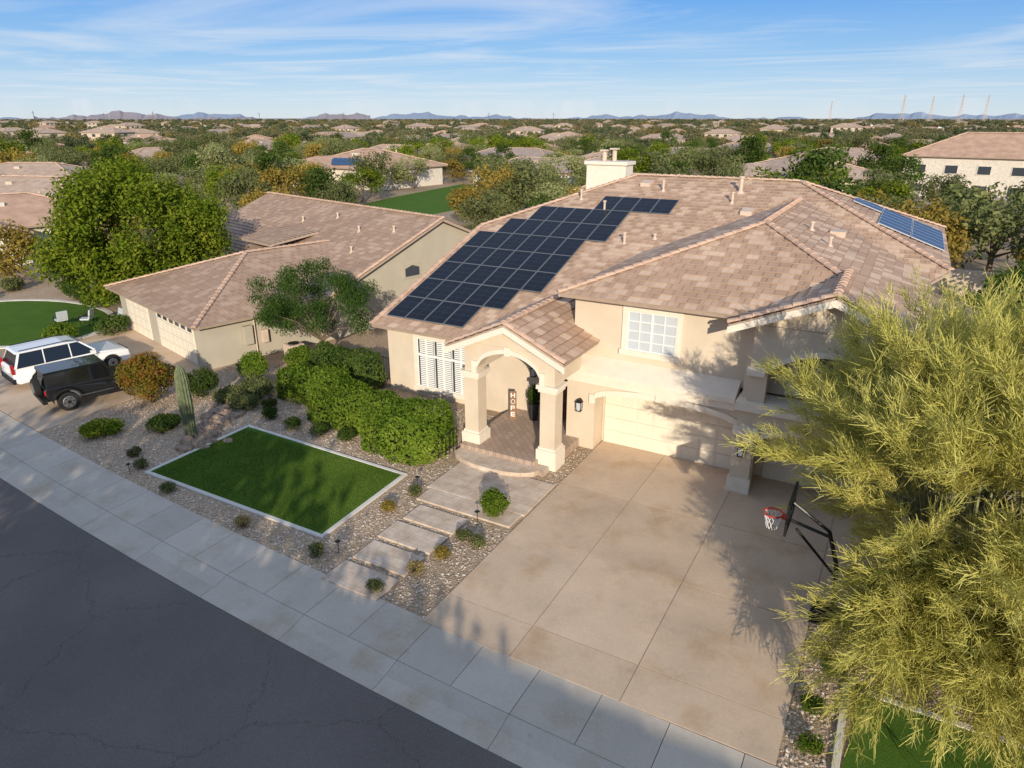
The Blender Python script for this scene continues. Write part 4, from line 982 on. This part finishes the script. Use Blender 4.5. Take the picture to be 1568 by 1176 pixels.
def suv(loc,rot):
    e=empty('white_suv',loc,rot)
    b_=MB()
    lower=[(-2.58,.45),(-2.6,1.05),(-2.5,1.12),(1.0,1.1),(2.2,1.0),(2.52,.88),(2.58,.5),(2.4,.32)]+arc_cut(1.65,.44,.36)[::-1]+arc_cut(-1.5,.44,.36)[::-1]+[(-2.4,.34)]
    lofted(b_,lower,lambda x,z:.99-.04*(z>1.0)-.08*(abs(x)>2.45),'carwhite')
    b_.build('body',e,bevel=.05)
    gq=MB(); lofted(gq,[(-2.48,1.1),(-2.2,1.72),(.35,1.74),(1.05,1.1)],lambda x,z:.93-.2*(z-1.1)/.62,'carglass'); gq.build('glasshouse',e)
    r_=MB(); lofted(r_,[(-2.3,1.725),(-2.2,1.8),(-.2,1.83),(.35,1.77),(.4,1.735)],lambda x,z:.75,'carwhite'); r_.build('roof',e,bevel=.03)
    pl=MB()
    for sg in (1,-1):
        for xa,xb in [((-2.5,-2.22)),((-1.25,-1.2)),((-.1,-.08)),((1.05,.35))]:
            w0=.11 if abs(xa)>2 or xa>.5 else .05
            y0=sg*.938;y1=sg*.765
            pl.face([(xa,y0,1.1),(xa+w0,y0,1.1),(xb+w0,y1,1.74),(xb,y1,1.74)],'carwhite')
        pl.tube([(-2.1,sg*.66,1.84),(0,sg*.66,1.88),(.2,sg*.66,1.83)],.02,'black',5)
        pl.box(.75,.95,min(sg*.95,sg*1.15),max(sg*.95,sg*1.15),1.08,1.25,'carwhite')
        pl.box(-2.62,-2.5,min(sg*.81,sg*.93),max(sg*.81,sg*.93),.85,1.3,'redlight')
        pl.box(-1.0,1.1,sg*1.0-.05,sg*1.0+.05,.3,.38,'black')
        pl.box(-1.0,-.85,sg*.992-.01,sg*.992+.01,.92,.96,'chrome'); pl.box(.1,.25,sg*.992-.01,sg*.992+.01,.92,.96,'chrome')
        for xx in (-1.2,-.05,1.0): pl.box(xx-.008,xx+.008,sg*.991-.003,sg*.991+.003,.5,1.0,'black')
    pl.box(-2.66,-2.55,-.95,.95,.38,.62,'black'); pl.box(-2.63,-2.58,-.25,.25,.8,.95,'net'); pl.box(2.53,2.6,-.6,.6,.55,.85,'black')
    pl.build('details',e)
    w_=MB()
    for x in (-1.5,1.65):
        for sg in (1,-1): wheel(w_,x,sg*.87,.37,.37,.26,sg)
    w_.build('wheels',e)
def jeep(loc,rot):
    e=empty('black_offroad_car',loc,rot)
    b_=MB()
    lower=[(-2.0,.55),(-2.0,1.12),(.75,1.12),(1.95,1.08),(2.0,.75),(1.95,.6)]+arc_cut(1.35,.5,.55)[::-1]+arc_cut(-1.25,.5,.55)[::-1]
    lofted(b_,lower,lambda x,z:.78-.1*(x>.9),'carblack'); b_.build('body',e,bevel=.04)
    c_=MB(); lofted(c_,[(-1.97,1.12),(-1.9,1.72),(.45,1.74),(.78,1.12)],lambda x,z:.755-.09*(z-1.12)/.6,'carglass'); c_.build('windows',e)
    p_=MB(); lofted(p_,[(-1.96,1.72),(-1.93,1.83),(.42,1.84),(.5,1.745)],lambda x,z:.7,'carblack')
    for sg in (1,-1):
        for xa,xb in [(-1.98,-1.92),(-1.15,-1.13),(-.25,-.25),(.66,.36)]:
            p_.face([(xa,sg*.762,1.12),(xa+.13,sg*.762,1.12),(xb+.12,sg*.67,1.74),(xb,sg*.67,1.74)],'carblack')
        for cx in (1.35,-1.25):
            pts=[(cx+.58*math.cos(a),.5+.55*math.sin(a)) for a in np.linspace(math.pi,0,9)]
            for q0,q1 in zip(pts,pts[1:]):
                y0,y1=sg*.66,sg*.95
                p_.face([(q0[0],y0,q0[1]),(q1[0],y0,q1[1]),(q1[0],y1,q1[1]-.02),(q0[0],y1,q0[1]-.02)],'black')
                p_.face([(q0[0],y1,q0[1]-.02),(q1[0],y1,q1[1]-.02),(q1[0],y1,q1[1]-.1),(q0[0],y1,q0[1]-.1)],'black')
        p_.box(-.75,.8,sg*.85-.06,sg*.85+.06,.42,.5,'black'); p_.box(-2.04,-1.99,sg*.68-.07,sg*.68+.07,.85,1.05,'redlight')
        p_.box(.55,.7,sg*.9-.09,sg*.9+.09,1.15,1.35,'black')
        p_.tube([(2.0,sg*.45,.92),(2.03,sg*.45,.92)],.11,'net',12)
    p_.box(-2.2,-2.02,-.85,.85,.5,.7,'black'); p_.box(2.02,2.25,-.85,.85,.5,.7,'black')
    for i in range(7): p_.box(2.0,2.015,-.28+i*.09-.025,-.28+i*.09+.025,.78,1.02,'black')
    p_.build('fenders_and_trim',e)
    w_=MB()
    for x in (-1.25,1.35):
        for sg in (1,-1): wheel(w_,x,sg*.8,.42,.42,.28,sg)
    w_.tube([(-2.05,0,1.08),(-2.08,0,1.08),(-2.26,0,1.08),(-2.3,0,1.08)],[.38,.41,.41,.36],'rubber',22); w_.tube([(-2.3,0,1.08),(-2.31,0,1.08)],[.24,.22],'chrome',14); w_.tube([(-2.0,0,1.08),(-2.1,0,1.08)],.1,'black',8)
    w_.build('wheels',e)
suv((-35.2,17.7,.012),R(78)); jeep((-31.0,16.4,.012),R(74))
# ------------------------------------------------------------------ across the street (casts the foreground shade)
obj('two_storey_house',gen_house('house_mesh',17,12,5.9,2.6,M['w1'],M['t2'],False),None,(3.5,-12.0,0))
for x,y,s_,mi,sz in [(-5.0,-8.0,1.5,0,1.2),(-9.0,-7.5,1.3,0,1.3),(-13.5,-10,1.25,1,1.1),(-19,-8,1.2,0,1.1),(-25.5,-7.5,1.25,1,1),(-33,-6.5,1.25,3,1),(1.2,-5.3,.95,1,1),(4.8,-5.4,.85,0,1),(-42,-8,1.1,1,1)]: inst_tree('street_tree',mi,x,y,s_,x,sz)
# ------------------------------------------------------------------ camera, sun, sky
cam=bpy.data.cameras.new('camera'); co=bpy.data.objects.new('camera',cam); scene.collection.objects.link(co)
cam.sensor_width=36; cam.lens=1060/1568*36; cam.clip_end=30000; cam.clip_start=.1
co.location=(0,0,12); co.rotation_euler=(R(90-21.05),0,R(29.2)); scene.camera=co
az=R(32); el=R(17.5)
dirv=Vector((-math.sin(az)*math.cos(el),math.cos(az)*math.cos(el),-math.sin(el)))
sun=bpy.data.lights.new('sun','SUN'); so=bpy.data.objects.new('sun',sun); scene.collection.objects.link(so)
sun.energy=5.0; sun.angle=R(.5); sun.color=(1,.88,.69); so.rotation_euler=dirv.to_track_quat('-Z','Y').to_euler()
wd=bpy.data.worlds.new('World'); scene.world=wd; wd.use_nodes=True; nt=wd.node_tree; bg=nt.nodes['Background']
sky=nt.nodes.new('ShaderNodeTexSky'); sky.sky_type='NISHITA'; sky.sun_disc=False; sky.sun_elevation=el
sd=-dirv; sky.sun_rotation=math.atan2(sd.x,sd.y); sky.altitude=400; sky.air_density=1.0; sky.dust_density=.5; sky.ozone_density=2.0
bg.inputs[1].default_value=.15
tc=nt.nodes.new('ShaderNodeTexCoord'); sx=nt.nodes.new('ShaderNodeSeparateXYZ'); nt.links.new(tc.outputs['Generated'],sx.inputs[0])
gr=ramp(nt,[(0,(.62,.73,.84)),(.02,(.50,.67,.86)),(.07,(.24,.48,.83)),(.14,(.08,.32,.80)),(.4,(.30,.44,.72)),(1,(.48,.57,.73))],sx.outputs[2])  # upper stops, out of view, brightened to add ambient fill
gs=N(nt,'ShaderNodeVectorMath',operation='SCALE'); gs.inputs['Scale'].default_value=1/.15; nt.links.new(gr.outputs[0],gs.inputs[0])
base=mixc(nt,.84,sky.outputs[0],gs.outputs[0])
mz=N(nt,'ShaderNodeMath',operation='MAXIMUM'); mz.inputs[1].default_value=.02; nt.links.new(sx.outputs[2],mz.inputs[0])
dx=N(nt,'ShaderNodeMath',operation='DIVIDE'); nt.links.new(sx.outputs[0],dx.inputs[0]); nt.links.new(mz.outputs[0],dx.inputs[1])
dy=N(nt,'ShaderNodeMath',operation='DIVIDE'); nt.links.new(sx.outputs[1],dy.inputs[0]); nt.links.new(mz.outputs[0],dy.inputs[1])
cb=nt.nodes.new('ShaderNodeCombineXYZ'); nt.links.new(dx.outputs[0],cb.inputs[0]); nt.links.new(dy.outputs[0],cb.inputs[1])
mp=N(nt,'ShaderNodeMapping'); mp.inputs['Rotation'].default_value=(0,0,.5); mp.inputs['Scale'].default_value=(.26,.34,1); nt.links.new(cb.outputs[0],mp.inputs[0])
cn=noise(nt,mp.outputs[0],.7,9,.6); cn.inputs['Distortion'].default_value=1.0
cr=ramp(nt,[(.46,(0,0,0)),(.74,(1,1,1))],cn.outputs[0])
cf=N(nt,'ShaderNodeMath',operation='MULTIPLY'); cf.inputs[1].default_value=.7; nt.links.new(cr.outputs[0],cf.inputs[0])
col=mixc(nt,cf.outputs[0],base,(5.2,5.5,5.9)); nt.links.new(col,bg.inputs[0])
scene.view_settings.view_transform='Standard'; scene.view_settings.look='None'; scene.view_settings.exposure=0
